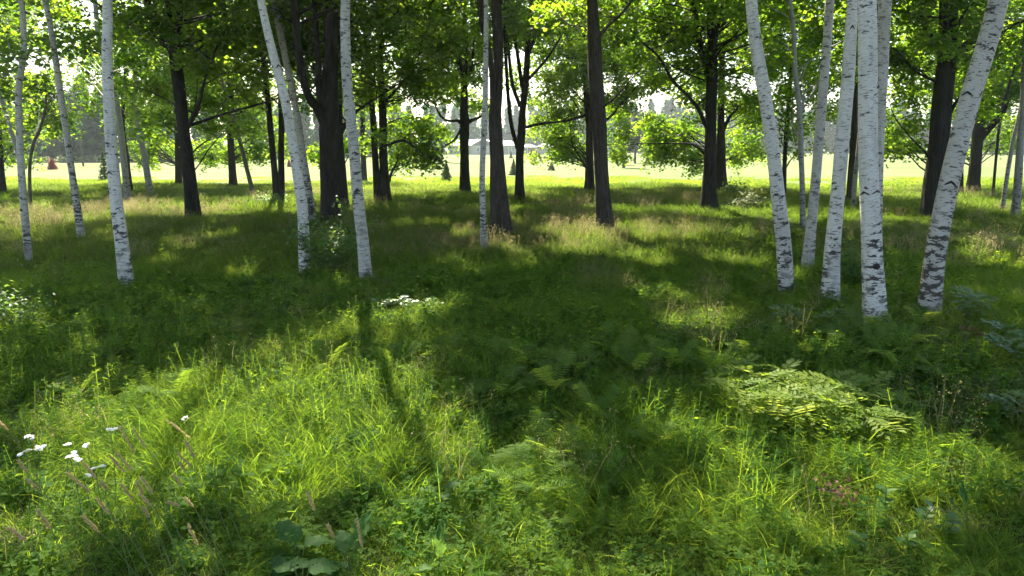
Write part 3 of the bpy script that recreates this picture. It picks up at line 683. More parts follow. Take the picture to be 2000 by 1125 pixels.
# ------------------------------------------------------------------ far things across the lawn
def leaf_blob(C, R, n, size, rng, flat=1.0):
    v = norm(rng.normal(0, 1, (n, 3))) * (rng.uniform(0.55, 1, (n, 1)) ** 0.5)
    return np.asarray(C) + v * np.array(R), size * rng.uniform(.6, 1.4, n)

def far_forest():
    rng = np.random.default_rng(77); Ps, Ls = [], []
    line = [(-330, 150), (-95, 108), (-60, 118), (-30, 190), (-12, 320), (60, 330), (120, 300), (160, 230), (230, 190), (420, 160)]
    lx, ly = [a for a, _ in line], [b for _, b in line]
    for x in np.arange(-320, 410, 3.2):
        y = np.interp(x, lx, ly)
        for row in range(2):
            yy = y + row * 9 + rng.uniform(-3, 4); f = yy / 300
            h = (9.0 + 7.5 * min(1.2, max(0, f - .35) / .6)) * rng.uniform(.75, 1.2) + row * 2.0
            xx = x + rng.uniform(-2, 2)
            conifer = rng.uniform() < .35
            for j in range(5 if conifer else 7):
                t = (j + .5) / (5 if conifer else 7)
                r = (2.1 * (1 - t) + .4) if conifer else 2.6 * math.sin(math.pi * (0.18 + .8 * t))
                P, L = leaf_blob((xx + rng.normal(0, .5), yy + rng.normal(0, .6), .3 + t * h), (r, r, h / 6), 60, .85 + .9 * f, rng)
                Ps.append(P); Ls.append(L)
    P, L = np.vstack(Ps), np.hstack(Ls)
    V, T = leaf_tris(P, L, rng, tilt=1.2)
    tint = np.clip(rng.normal(.45, .25, len(P)), 0, 1)
    tag(link("far_forest", tri_mesh("far_forest", V, T, M_FOREST, tint=np.repeat(tint, 2))), "hazy blue-green wood closing off the far side of the lawn", "forest", kind="stuff")
    Ps, Ls = [], []
    for x in np.arange(-110, -22, .8):
        y = np.interp(x, lx, ly) - 6 + rng.uniform(-1.5, 1.5)
        P, L = leaf_blob((x, y, .45), (.8, .8, rng.uniform(.4, .8)), 40, .3, rng); Ps.append(P); Ls.append(L)
    P, L = np.vstack(Ps), np.hstack(Ls); P[:, 2] = np.maximum(P[:, 2], .05)
    V, T = leaf_tris(P, L, rng, tilt=1.2)
    tag(link("scrub", tri_mesh("scrub", V, T, M_SCRUB, tint=np.repeat(rng.uniform(0, 1, len(P)), 2))), "pale low scrub along the foot of the far wood", "scrub", kind="stuff")
far_forest()

def conifer(name, label, cat, px, py, hpx, wpx, mat, group, seed, trunk_frac=.05, blunt=1.0, n=1500, size=.11, trunk_mat=None, crown_from=.04):
    rng = np.random.default_rng(seed)
    b = on_z(px, py); _, mpp = on_y(px, py, b[1])
    h, r = hpx * mpp, wpx * mpp / 2
    root = tag(empty(name, b), label, cat, group)
    link("trunk", tube_mesh("trunk", np.array([[0, 0, -.05], [0.01, 0, h * .5], [0, 0, h * .93]]), np.array([max(.03, h * trunk_frac * .5), h * trunk_frac * .35, .01]), trunk_mat or M_BARKBR, nseg=8), root)
    tiers = 11; Ps = []
    for j in range(tiers):
        t = j / (tiers - 1); z = h * (crown_from + (0.94 - crown_from) * t); rr = r * (1 - t ** (1.15 * blunt)) + .02 * r
        k = max(14, int(n / tiers * 1.8 * (1 - t * .85)))
        a = rng.integers(0, 9, k) / 9 * 6.28 + j * .7 + rng.normal(0, .16, k); q = rng.uniform(.1, 1, k) ** .7 * rr * rng.uniform(.85, 1.12, k)
        Ps.append(np.stack([np.cos(a) * q, np.sin(a) * q, z - q * .28 + rng.normal(0, h * .022, k)], -1))
    P = np.vstack(Ps); P[:, 2] = np.clip(P[:, 2], .02, h)
    V, T = leaf_tris(P, size * rng.uniform(.7, 1.4, len(P)), rng, tilt=.9, aspect=.6)
    o = link("crown", tri_mesh("crown", V, T, mat, tint=np.repeat(rng.uniform(0, 1, len(P)), 2)), root); o["kind"] = "stuff"

SPG = "small spruces on the lawn"
conifer("spruce_tree", "small bushy spruce on the lawn just left of the limb-forking maple", "spruce tree", 872, 354, 42, 25, M_SPRUCE, SPG, 1)
conifer("spruce_tree", "small spruce on the lawn tucked against the fan-shaped maple's stem", "spruce tree", 1003, 342, 32, 20, M_SPRUCE, SPG, 2)
conifer("spruce_tree", "low round spruce under the wide low maple sprays", "spruce tree", 1077, 333, 17, 16, M_SPRUCE, SPG, 3)
conifer("spruce_tree", "tiny spruce in front of the white-roofed wing", "spruce tree", 998, 309, 13, 7, M_SPRUCE, SPG, 4, n=400, size=.3)
conifer("spruce_tree", "tiny dark spruce in front of the brick end of the buildings", "spruce tree", 1037, 308, 14, 8, M_SPRUCE, SPG, 5, n=400, size=.3)
conifer("spruce_tree", "young spruce half hidden behind the thick white birch", "spruce tree", 206, 352, 62, 26, M_SPRUCE, SPG, 6)
conifer("red_shrub", "dark red cone-shaped shrub on the far left lawn", "shrub", 103, 331, 23, 18, M_RED, None, 7, blunt=1.6, size=.14)
conifer("red_shrub", "narrow red shrub glimpsed behind the crossing birches", "shrub", 565, 326, 16, 7, M_RED, None, 8, blunt=1.6, size=.14)
PG = "grey pines standing out on the lawn"
conifer("pine_tree", "thickest grey pine on the lawn right of the lone straight trunk", "pine tree", 1218, 328, 120, 46, M_PINE, PG, 9, trunk_frac=.055, n=1300, size=.36, crown_from=.34, trunk_mat=M_GREYBARK)
conifer("pine_tree", "thin grey pine just left of the thickest grey pine", "pine tree", 1206, 322, 92, 34, M_PINE, PG, 10, trunk_frac=.045, n=900, size=.36, crown_from=.3, trunk_mat=M_GREYBARK)
conifer("pine_tree", "grey pine right of and behind the thickest grey pine", "pine tree", 1240, 319, 110, 40, M_PINE, PG, 11, trunk_frac=.045, n=1000, size=.42, crown_from=.34, trunk_mat=M_GREYBARK)
conifer("pine_tree", "farthest grey pine, its foot just above the low maple leaves", "pine tree", 1267, 317, 100, 40, M_PINE, PG, 12, trunk_frac=.045, n=900, size=.42, crown_from=.22, trunk_mat=M_GREYBARK)

def box(x0, x1, y0, y1, z0, z1):
    V = [(x, y, z) for x in (x0, x1) for y in (y0, y1) for z in (z0, z1)]
    return V, [(0, 1, 3, 2), (4, 6, 7, 5), (0, 4, 5, 1), (2, 3, 7, 6), (0, 2, 6, 4), (1, 5, 7, 3)]
M_ROOF = plain_mat("pale_roof", (0.40, 0.40, 0.42), .5, .08, .6)
M_WALLB = plain_mat("beige_siding", (0.52, 0.47, 0.40), .8, .08, .5)
M_GABLE = plain_mat("brown_gable", (0.17, 0.13, 0.12), .8, .1, .5)
M_BRICK = plain_mat("brick_wall", (0.34, 0.22, 0.19), .85, .15, 1.5)
M_GLASS = plain_mat("dark_window", (0.10, 0.12, 0.14), .15, .1, 1, .6)
M_WHITE = plain_mat("white_trim", (0.75, 0.75, 0.73), .6, .05, 1)
def building(name, label, px0, px1, Y, eave, ridge, wall, gable=None, windows=(), posts=()):
    x0, x1 = on_y(px0, 300, Y)[0][0], on_y(px1, 300, Y)[0][0]
    D = 10.0; cx = (x0 + x1) / 2
    root = tag(empty(name, (cx, Y, 0)), label, "building", "low buildings across the lawn")
    w = (x1 - x0) / 2
    V, F_ = box(-w, w, 0, D, -.2, eave); link("wall", py_mesh("wall", V, F_, wall), root)
    V = [(-w - .6, -.8, eave - .15), (w + .6, -.8, eave - .15), (w - 1.5, D / 2, ridge), (-w + 1.5, D / 2, ridge), (w + .6, D + .8, eave - .15), (-w - .6, D + .8, eave - .15),
         (-w - .6, -.8, eave + .05), (w + .6, -.8, eave + .05), (w + .6, D + .8, eave + .05), (-w - .6, D + .8, eave + .05)]
    link("roof", py_mesh("roof", V, [(6, 7, 2, 3), (2, 8, 9, 3), (7, 8, 2), (6, 3, 9), (0, 1, 7, 6), (1, 4, 8, 7), (4, 5, 9, 8), (5, 0, 6, 9), (0, 5, 4, 1)], M_ROOF), root)
    if gable:
        g0, g1 = on_y(gable[0], 300, Y)[0][0] - cx, on_y(gable[1], 300, Y)[0][0] - cx; gm = (g0 + g1) / 2
        V = [(g0, -2, eave), (g1, -2, eave), (gm, -2, ridge + .3), (g0, 3, eave), (g1, 3, eave), (gm, 5, ridge + .3)]
        link("gable", py_mesh("gable", V, [(0, 1, 2), (0, 2, 5, 3), (1, 4, 5, 2), (0, 3, 4, 1)], M_GABLE), root)
        V, F_ = box(g0 + .2, g1 - .2, -1.9, 0, -.2, eave); link("porch_wall", py_mesh("porch_wall", V, F_, wall), root)
    for (a, b, yo) in windows:
        a, b = on_y(a, 300, Y)[0][0] - cx, on_y(b, 300, Y)[0][0] - cx
        V, F_ = box(a, b, yo - .06, yo + .05, 1.0, 2.3); f = link("window", py_mesh("window", V, F_, M_WHITE), root)
        V, F_ = box(a + .12, b - .12, yo - .09, yo - .05, 1.12, 2.18); link("pane", py_mesh("pane", V, F_, M_GLASS), f)
    for a in posts:
        a = on_y(a, 300, Y)[0][0] - cx
        V, F_ = box(a - .12, a + .12, -.75, -.5, 0, eave - .1); link("post", py_mesh("post", V, F_, M_WHITE), root)
building("clubhouse", "low beige building with pale roof and brown gable seen between the trunks", 884, 962, 236, 2.9, 4.9, M_WALLB, (920, 968), [(932, 937, -1.9), (948, 952, -1.9), (896, 899, 0), (890, 893, 0)])
building("clubhouse_wing", "low wing with white roof and porch posts right of the brown split trunk", 975, 1008, 238, 2.9, 4.5, M_WALLB, None, [(987, 990, 0), (1001, 1004, 0), (978, 981, 0)], (983, 993, 999))
building("brick_annex", "small reddish brick annex right of the fan-shaped maple stem", 1020, 1046, 240, 2.4, 3.4, M_BRICK, None, [(1026, 1028, 0)], (1022, 1030))
building("white_shed", "white-roofed shed half hidden by the low maple sprays", 1052, 1078, 246, 2.5, 3.6, M_WALLB, None, [(1060, 1063, 0)])

def pole(label, px, py, top):
    b = on_z(px, py); _, mpp = on_y(px, py, b[1]); h = (py - top) * mpp
    root = tag(empty("utility_pole", b), label, "pole", "utility poles before the far wood")
    link("mast", tube_mesh("mast", np.array([[0, 0, -.1], [0, 0, h * .5], [0.02, 0, h]]), np.array([.12, .1, .08]), M_GREYBARK, nseg=8), root)
    V, F_ = box(-.8, .8, -.06, .06, h - .6, h - .48); link("crossarm", py_mesh("crossarm", V, F_, M_GREYBARK), root)
    return b + np.array([0, 0, h - .45])
pa = pole("utility pole before the far wood, between the thin and the thick left birches", 163, 325, 268)
pb = pole("utility pole at the far left, behind the crooked left-edge birch", 20, 326, 266)
for dx, dz, nm in ((-.7, 0, "upper power wire strung between the two far left poles"), (.7, -1.3, "lower power wire strung between the two far left poles")):
    t = np.linspace(0, 1, 14)[:, None]
    e = pa + (pa - pb) * 1.2
    P = np.vstack([pb * (1 - t) + pa * t - np.array([0, 0, 1]) * (4 * t * (1 - t)) * .35, (pa * (1 - t) + e * t - np.array([0, 0, 1]) * (4 * t * (1 - t)) * .4)[1:]]) + np.array([dx * .2, dx, dz])
    tag(link("power_wire", tube_mesh("power_wire", P, np.full(len(P), .009), M_GREYBARK, nseg=4)), nm, "wire")

# ------------------------------------------------------------------ ground vegetation: small plants scattered by the thousand
def blades(n, rng, rad, h, w, bend, lean=.35, top=None):
    r = rad * np.sqrt(rng.uniform(0, 1, n)); a = rng.uniform(0, 6.283, n)
    p0 = np.stack([r * np.cos(a), r * np.sin(a), np.full(n, -.03)], -1)
    az = a + rng.normal(0, 1.1, n); H = h * rng.uniform(.5, 1.15, n); B = bend * rng.uniform(.2, 1.6, n) * H
    d = np.stack([np.cos(az), np.sin(az), np.zeros(n)], -1)
    fa = rng.uniform(0, 6.283, n); s = np.stack([np.cos(fa), np.sin(fa), np.zeros(n)], -1)
    W = w * rng.uniform(.6, 1.3, n)
    ts = [0, .35, .7, 1.0]; rows = []
    for t in ts:
        c = p0 + d * (lean * .4 * H * t + B * t ** 2.2)[:, None] + np.array([0, 0, 1]) * (H * (t - .28 * (B / H) * t ** 3))[:, None]
        rows.append((c, W * (1.0 if t < .5 else .75 if t < .9 else 0)))
    V = []
    for c, ww in rows[:3]: V += [c - s * ww[:, None] / 2, c + s * ww[:, None] / 2]
    V.append(rows[3][0]); V = np.stack(V, 1)
    i = np.arange(n)[:, None] * 7
    T = np.concatenate([i + f for f in ([0, 1, 3], [0, 3, 2], [2, 3, 5], [2, 5, 4], [4, 5, 6])], 1).reshape(-1, 3)
    return V.reshape(-1, 3), T, rows[3][0], rows[2][0]

def kites(P, D, Nn, L, W):
    """flat pointed leaves: base P, direction D, normal Nn"""
    D = norm(D); S = norm(np.cross(Nn, D)); L, W = np.asarray(L)[:, None], np.asarray(W)[:, None]
    U = norm(np.cross(D, S))
    V = np.stack([P, P + D * L * .45 + S * W * .5 + U * W * .12, P + D * L, P + D * L * .45 - S * W * .5 + U * W * .12], 1)
    i = np.arange(len(P))[:, None] * 4
    return V.reshape(-1, 3), np.stack([i + [0, 1, 2], i + [0, 2, 3]], 1).reshape(-1, 3)

def sprout(rng, h, nst, nleaf, L, W, rad, up=.5):
    """leafy herb: upright stems with lance-shaped leaves all the way up"""
    parts = []
    for _ in range(nst):
        a = rng.uniform(0, 6.283); r = rad * rng.uniform(0, 1) ** .5
        b = np.array([r * math.cos(a), r * math.sin(a), -.03]); H = h * rng.uniform(.65, 1.1)
        tip = b + np.array([rng.normal(0, .12) * H, rng.normal(0, .12) * H, H])
        t = rng.uniform(.12, 1, nleaf); P = b * (1 - t[:, None]) + tip * t[:, None]
        az = np.arange(nleaf) * 2.4 + rng.normal(0, .3, nleaf)
        D = np.stack([np.cos(az), np.sin(az), up + rng.normal(0, .3, nleaf)], -1)
        sz = np.clip(1.25 - .75 * t, .4, 1) * rng.uniform(.7, 1.2, nleaf)
        parts.append(kites(P, D, np.tile([0, 0, 1.0], (nleaf, 1)) + rng.normal(0, .3, (nleaf, 3)), L * sz, W * sz))
        s = np.array([.004, 0, 0]); q = np.array([b - s, b + s, tip + s * .3, tip - s * .3])
        parts.append((q, np.array([[0, 1, 2], [0, 2, 3]])))
    return join(parts)

def clover(rng, n, rad, h, L, lobes=3):
    parts = []
    r = rad * np.sqrt(rng.uniform(0, 1, n)); a = rng.uniform(0, 6.283, n)
    C = np.stack([r * np.cos(a), r * np.sin(a), h * rng.uniform(.35, 1.1, n)], -1)
    nn = norm(np.stack([rng.normal(0, .35, n), rng.normal(0, .35, n), np.ones(n)], -1))
    a0 = rng.uniform(0, 6.283, n); S = L * rng.uniform(.6, 1.3, n)
    for j in range(lobes):
        az = a0 + j * 6.283 / lobes
        D = np.stack([np.cos(az), np.sin(az), np.zeros(n)], -1); D = D - (D * nn).sum(-1, keepdims=True) * nn
        parts.append(kites(C, D, nn, S, S * .8))
    return join(parts)

def horsetail(rng, h, nst, rad):
    parts = []
    for _ in range(nst):
        a = rng.uniform(0, 6.283); r = rad * rng.uniform(0, 1) ** .5; H = h * rng.uniform(.6, 1.1)
        b = np.array([r * math.cos(a), r * math.sin(a), 0]); tip = b + np.array([rng.normal(0, .15) * H, rng.normal(0, .15) * H, H])
        nw = 10
        for j in range(nw):
            t = .15 + .82 * j / nw; k = 9; az = np.arange(k) / k * 6.283 + j
            P = np.tile(b * (1 - t) + tip * t, (k, 1)); D = np.stack([np.cos(az), np.sin(az), np.full(k, .55)], -1)
            Lk = H * .30 * (1.1 - t) * rng.uniform(.8, 1.2, k) + .012
            parts.append(kites(P, D, np.tile([0, 0, 1.0], (k, 1)) + rng.normal(0, .6, (k, 3)), Lk, np.full(k, .0035)))
        s = np.array([.003, 0, 0]); parts.append((np.array([b - s, b + s, tip]), np.array([[0, 1, 2]])))
    parts = [(V_, T_) for V_, T_ in parts]
    return join(parts)

def panicle(rng, n, h, rad, dots, size, w):
    """thin culms with airy tan seed clouds on top"""
    V, T, tips, mids = blades(n, rng, rad, h, w, .18, .25)
    parts = []
    k = len(tips) * dots
    t = rng.uniform(0, 1, (len(tips), dots, 1)); P = (mids[:, None] * (1 - t) + tips[:, None] * t + rng.normal(0, .018 + .02 * (1 - t), (len(tips), dots, 3))).reshape(-1, 3)
    D = rng.normal(0, .6, (k, 3)) + [0, 0, .6]
    parts.append(kites(P, D, rng.normal(0, 1, (k, 3)), size * rng.uniform(.6, 1.3, k), size * .45 * rng.uniform(.6, 1.3, k)))
    return join([(V, T)] + parts)

def proto(coll, name, V, T, mat):
    o = bpy.data.objects.new(name, tri_mesh(name, V, T, mat))
    coll.objects.link(o)
    return o

def scatter_group(coll, name="scatter"):
    ng = bpy.data.node_groups.new(name, 'GeometryNodeTree')
    ng.interface.new_socket("Geometry", in_out='INPUT', socket_type='NodeSocketGeometry')
    ng.interface.new_socket("Geometry", in_out='OUTPUT', socket_type='NodeSocketGeometry')
    n = ng.nodes; gi, go = n.new("NodeGroupInput"), n.new("NodeGroupOutput")
    ci = n.new("GeometryNodeCollectionInfo"); ci.inputs["Collection"].default_value = coll
    ci.inputs["Separate Children"].default_value = True; ci.inputs["Reset Children"].default_value = True
    ip = n.new("GeometryNodeInstanceOnPoints"); ip.inputs["Pick Instance"].default_value = True
    def named(nm, ty):
        a = n.new("GeometryNodeInputNamedAttribute"); a.data_type = ty; a.inputs["Name"].default_value = nm; return a.outputs["Attribute"]
    e2r = n.new("FunctionNodeEulerToRotation"); ng.links.new(named("rot", 'FLOAT_VECTOR'), e2r.inputs[0])
    ng.links.new(gi.outputs[0], ip.inputs["Points"]); ng.links.new(ci.outputs[0], ip.inputs["Instance"])
    ng.links.new(named("pick", 'INT'), ip.inputs["Instance Index"]); ng.links.new(e2r.outputs[0], ip.inputs["Rotation"])
    ng.links.new(named("size", 'FLOAT_VECTOR'), ip.inputs["Scale"]); ng.links.new(ip.outputs[0], go.inputs[0])
    return ng

def scatter(name, label, cat, coll, P, pick, rotz, size, tint, lean=.12, rng=RNG, zs=1.0):
    n = len(P); me = bpy.data.meshes.new(name)
    me.vertices.add(n); me.vertices.foreach_set("co", np.ascontiguousarray(P, dtype=np.float32).ravel()); me.update()
    def put(nm, ty, key, arr, dt):
        a = me.attributes.new(nm, ty, 'POINT'); a.data.foreach_set(key, np.ascontiguousarray(arr, dtype=dt).ravel())
    put("rot", 'FLOAT_VECTOR', "vector", np.stack([rng.normal(0, lean, n), rng.normal(0, lean, n), rotz], -1), np.float32)
    sz = np.asarray(size); put("size", 'FLOAT_VECTOR', "vector", np.stack([sz, sz, sz * zs * rng.uniform(.85, 1.15, n)], -1), np.float32)
    put("pick", 'INT', "value", pick, np.int32); put("tint", 'FLOAT', "value", np.clip(tint, 0, 1), np.float32)
    o = link(name, me); md = o.modifiers.new("scatter", 'NODES'); md.node_group = scatter_group(coll, name + "_nodes")
    return tag(o, label, cat, kind="stuff")

def field(d0, d1, dens, rng, side=1.6, half=.78, power=0.0):
    """points over the view wedge between distances d0 and d1"""
    area = half * (d1 * d1 - d0 * d0) + 2 * side * (d1 - d0); n = int(area * dens)
    y = np.sqrt(rng.uniform(0, 1, n * 2) * (d1 * d1 - d0 * d0) + d0 * d0)[:n]
    x = rng.uniform(-1, 1, n) * (half * y + side)
    return np.stack([x, y, gz(x, y)], -1)

def vnoise(x, y, s, seed=0):
    """cheap smooth value in 0..1"""
    r = np.random.default_rng(seed); v = 0
    for j in range(5):
        a, ph = r.uniform(0, 6.283), r.uniform(0, 6.283); f = s * (1 + .6 * j)
        v = v + np.sin((x * math.cos(a) + y * math.sin(a)) * f + ph + 1.5 * np.sin(y * f * .6 + ph)) / (1 + .4 * j)
    return np.clip(v * .28 + .5, 0, 1)

def region(P, px, py, rx, ry, z=.2):
    c = on_z(px, py, z); a = on_z(px, py - ry, z); b = on_z(px, py + ry, z); r = on_z(px + rx, py, z)
    d = ((P[:, 0] - c[0]) / (r[0] - c[0])) ** 2 + ((P[:, 1] - (a[1] + b[1]) / 2) / ((a[1] - b[1]) / 2)) ** 2
    return np.clip(1.4 - d, 0, 1)

rng = np.random.default_rng(3)
def sward(coll, name, mat, rad, mix, seed, clov=0, cl=.03, ch=.14):
    """a round patch of turf: several heights of blade, thinning towards its rim; every blade its own shade"""
    rng = np.random.default_rng(seed); parts, tints = [], []
    for (n, h, w, bend) in mix:
        V, T, _, _ = blades(n, rng, rad, h, w, bend); parts.append((V, T)); tints.append(np.repeat(np.clip(rng.normal(.5, .27, n), 0, 1), 5))
    if clov:
        V, T = clover(rng, clov, rad, ch, cl); parts.append((V, T)); tints.append(rng.uniform(.2, .7, len(T)))
    V, T = join(parts); o = bpy.data.objects.new(name, tri_mesh(name, V, T, mat, tint=np.hstack(tints))); coll.objects.link(o)

def grid(d0, d1, step, rng, half=.78, side=1.6, jit=.42):
    """jittered grid over the view wedge"""
    Y_ = np.arange(d0, d1, step); out = []
    for r_, y in enumerate(Y_):
        X_ = np.arange(-(half * y + side), half * y + side, step) + (r_ % 2) * step / 2
        out.append(np.stack([X_ + rng.uniform(-jit, jit, len(X_)) * step, y + rng.uniform(-jit, jit, len(X_)) * step], -1))
    P = np.vstack(out); return np.column_stack([P, gz(P[:, 0], P[:, 1])])

cg = bpy.data.collections.new("grass_patches")
for j in range(4): sward(cg, "patch_%02d" % j, M_GRASS, .34, [(800, .09, .0030, 1.0), (340, .17, .0030, .95), (70, .27, .0032, .8)], 20 + j, 30)        # short
for j in range(4): sward(cg, "patch_%02d" % (4 + j), M_GRASS, .34, [(600, .11, .0032, 1.0), (480, .21, .0032, .9), (130, .32, .0035, .8), (5, .42, .008, .9)], 30 + j, 26)   # medium
for j in range(4): sward(cg, "patch_%02d" % (8 + j), M_GRASS, .34, [(450, .13, .0032, 1.0), (520, .26, .0033, .85), (190, .38, .0038, .75), (7, .46, .008, .9)], 40 + j, 14)      # tall
for j in range(3): sward(cg, "patch_%02d" % (12 + j), M_GRASS, .34, [(600, .10, .0030, 1.0), (150, .20, .0032, .9)], 50 + j, 120, .030, .14)            # clover rich
P = grid(2.0, 14, .36, rng)
tall = vnoise(P[:, 0], P[:, 1], .8, 4) + .45 * np.maximum(region(P, 620, 760, 420, 150), region(P, 1330, 840, 220, 110)) - .55 * np.maximum(np.maximum(region(P, 1420, 570, 330, 60), region(P, 1780, 930, 300, 70)), region(P, 1600, 690, 200, 40)) + rng.normal(0, .12, len(P))
tall = tall - .35 * (P[:, 1] < 4.2) - .5 * np.maximum(np.maximum(region(P, 1080, 740, 260, 90), region(P, 1740, 690, 160, 70)), region(P, 1050, 940, 130, 60))
pick = np.where(tall < .38, rng.integers(0, 4, len(P)), np.where(tall < .72, rng.integers(4, 8, len(P)), rng.integers(8, 12, len(P))))
clv = rng.uniform(0, 1, len(P)) < .08 + .6 * np.maximum(region(P, 850, 1040, 420, 120), region(P, 1500, 1060, 420, 90)); pick[clv] = rng.integers(12, 15, clv.sum())
tint = rng.normal(.42, .10, len(P)) + .35 * (vnoise(P[:, 0], P[:, 1], .6, 9) - .5)
scatter("grass", "uneven green grass covering the near woodland floor", "grass", cg, P, pick, rng.uniform(0, 6.283, len(P)), rng.uniform(.9, 1.15, len(P)), tint, .06, rng, .8)

cm = bpy.data.collections.new("meadow_patches")
for j in range(3): sward(cm, "patch_%02d" % j, M_FARGRASS, .85, [(700, .14, .009, .8), (500, .30, .009, .65), (120, .42, .008, .5)], 60 + j)
for j in range(3): sward(cm, "patch_%02d" % (3 + j), M_FARGRASS, .85, [(1000, .11, .010, .8), (160, .24, .009, .7)], 70 + j)
for j in range(3): sward(cm, "patch_%02d" % (6 + j), M_FARGRASS, 1.2, [(500, .15, .018, .7), (500, .34, .017, .6)], 80 + j)
for j in range(2): sward(cm, "patch_%02d" % (9 + j), M_FARGRASS, 1.2, [(800, .13, .018, .7)], 90 + j)
P = np.vstack([grid(13.2, 26, .8, rng), grid(26, 43, 1.15, rng)]); far = P[:, 1] > 25.6
tall = vnoise(P[:, 0], P[:, 1], .4, 14) + rng.normal(0, .12, len(P)); lo_ = tall < .5
pick = np.where(far, np.where(lo_, rng.integers(9, 11, len(P)), rng.integers(6, 9, len(P))), np.where(lo_, rng.integers(3, 6, len(P)), rng.integers(0, 3, len(P))))
tint = .16 + .45 * (vnoise(P[:, 0], P[:, 1], .25, 23) - .4) + rng.normal(0, .07, len(P))
scatter("meadow_grass", "longer green and tan grass under the maples out to the lawn", "grass", cm, P, pick, rng.uniform(0, 6.283, len(P)), rng.uniform(.85, 1.15, len(P)), tint, .04, rng, .85)
ce = bpy.data.collections.new("lawn_edge_patches")
for j in range(3): sward(ce, "patch_%02d" % j, M_GRASS, 1.4, [(420, .16, .028, .7), (300, .36, .026, .6)], 100 + j)
P = grid(41, 58, 1.5, rng); keep = rng.uniform(0, 1, len(P)) < np.clip((56 - P[:, 1] + 8 * (vnoise(P[:, 0], P[:, 1], .2, 31) - .5)) / 10, 0, 1); P = P[keep]; P[:, 2] = 0
scatter("lawn_edge_grass", "bright uncut grass fringe where the wood meets the lawn", "grass", ce, P, rng.integers(0, 3, len(P)), rng.uniform(0, 6.283, len(P)), rng.uniform(.7, 1.1, len(P)), rng.normal(.6, .12, len(P)), .03, rng, .55)

cd = bpy.data.collections.new("seed_grass_tufts")
for j in range(3):
    V, T = panicle(rng, 34, .46, .26, 9, .030, .0045); proto(cd, "tuft_%02d" % j, V, T, M_DRY)
for j in range(2):
    V, T = panicle(rng, 12, .55, .14, 12, .016, .0028); proto(cd, "tuft_%02d" % (3 + j), V, T, M_DRY)
PA = field(13, 38, 1.9, rng)
w = np.clip((vnoise(PA[:, 0], PA[:, 1], .33, 41) - .5) * 2, 0, .25)
for r_ in ((1190, 440, 260, 26), (1000, 470, 160, 24), (200, 415, 220, 26), (1400, 440, 120, 20), (860, 470, 120, 30), (1900, 480, 140, 40)): w = np.maximum(w, region(PA, *r_))
PA = PA[rng.uniform(0, 1, len(PA)) < w]
PB_ = field(3.5, 13, 5, rng); w = np.clip((vnoise(PB_[:, 0], PB_[:, 1], .8, 47) - .55) * 2.2, 0, 1) * .5
for r_ in ((500, 640, 110, 40), (1650, 630, 160, 60), (1900, 650, 130, 70), (1350, 640, 120, 40), (1400, 1070, 120, 60)): w = np.maximum(w, .8 * region(PB_, *r_))
PB_ = PB_[rng.uniform(0, 1, len(PB_)) < w]
P = np.vstack([PA, PB_]); pick = np.r_[rng.integers(0, 3, len(PA)), rng.integers(3, 5, len(PB_))]
scatter("seed_grass", "tan flowering grass with airy seed heads in drifts", "grass", cd, P, pick, rng.uniform(0, 6.283, len(P)), rng.uniform(.75, 1.15, len(P)), rng.uniform(0, 1, len(P)), .12, rng)

ch = bpy.data.collections.new("herbs")
for j in range(3):
    V, T = sprout(rng, .46, 4, 34, .075, .016, .13, .35); proto(ch, "herb_%02d" % j, V, T, M_HERB)          # goldenrod-like
for j in range(3):
    V, T = sprout(rng, .32, 4, 15, .085, .058, .16, .1); proto(ch, "herb_%02d" % (3 + j), V, T, M_HERB)      # bramble-like
for j in range(3):
    V, T = horsetail(rng, .36, 3, .12); proto(ch, "herb_%02d" % (6 + j), V, T, M_HERB)
for j in range(3):
    V, T = clover(rng, 26, .16, .15, .030); proto(ch, "herb_%02d" % (9 + j), V, T, M_HERB)
P = field(2.6, 15, 44, rng)
belt = .55 * region(P, 1000, 610, 1150, 90) * (vnoise(P[:, 0], P[:, 1], .7, 71) > .42)
bram = np.maximum(belt, 0) + np.maximum(np.maximum(region(P, 560, 600, 460, 70), region(P, 880, 640, 200, 60)), np.maximum(region(P, 1880, 740, 200, 90), region(P, 1150, 640, 160, 60)))
gold = np.maximum(np.maximum(region(P, 700, 720, 360, 90), region(P, 120, 700, 220, 90)), np.maximum(region(P, 1420, 830, 130, 90), region(P, 1600, 760, 150, 60)))
hors = np.maximum(np.maximum(region(P, 300, 780, 330, 120), region(P, 1250, 960, 260, 120)), region(P, 1650, 880, 330, 60))
clov = np.maximum(region(P, 850, 1040, 420, 120), region(P, 1500, 1060, 420, 90))
W = np.stack([.10 + 1.2 * gold, .12 + 1.4 * bram, .10 + .8 * hors, .08 + .9 * clov], -1)
kind = (np.cumsum(W / W.sum(1, keepdims=True), 1) < rng.uniform(0, 1, (len(P), 1))).sum(1).clip(0, 3)
keep = rng.uniform(0, 1, len(P)) < np.clip(.22 + W.max(1), 0, 1) * np.where(region(P, 1420, 570, 330, 60) > .3, .3, 1)
P, kind = P[keep], kind[keep]
P3 = field(14, 27, 3.0, rng); w3 = vnoise(P3[:, 0], P3[:, 1], .5, 61); P3 = P3[rng.uniform(0, 1, len(P3)) < np.clip((w3 - .45) * 2.5, 0, 1)]
kind = np.r_[kind, rng.integers(0, 2, len(P3))]; P = np.vstack([P, P3])
scatter("herb_layer", "leafy green herbs, clover and feathery stems mixed through the near grass", "undergrowth", ch, P, kind * 3 + rng.integers(0, 3, len(P)), rng.uniform(0, 6.283, len(P)),
        rng.uniform(.7, 1.15, len(P)) * np.clip((P[:, 1] - 1.6) / 2.5, .4, 1), rng.normal(.45, .22, len(P)), .1, rng, .85)

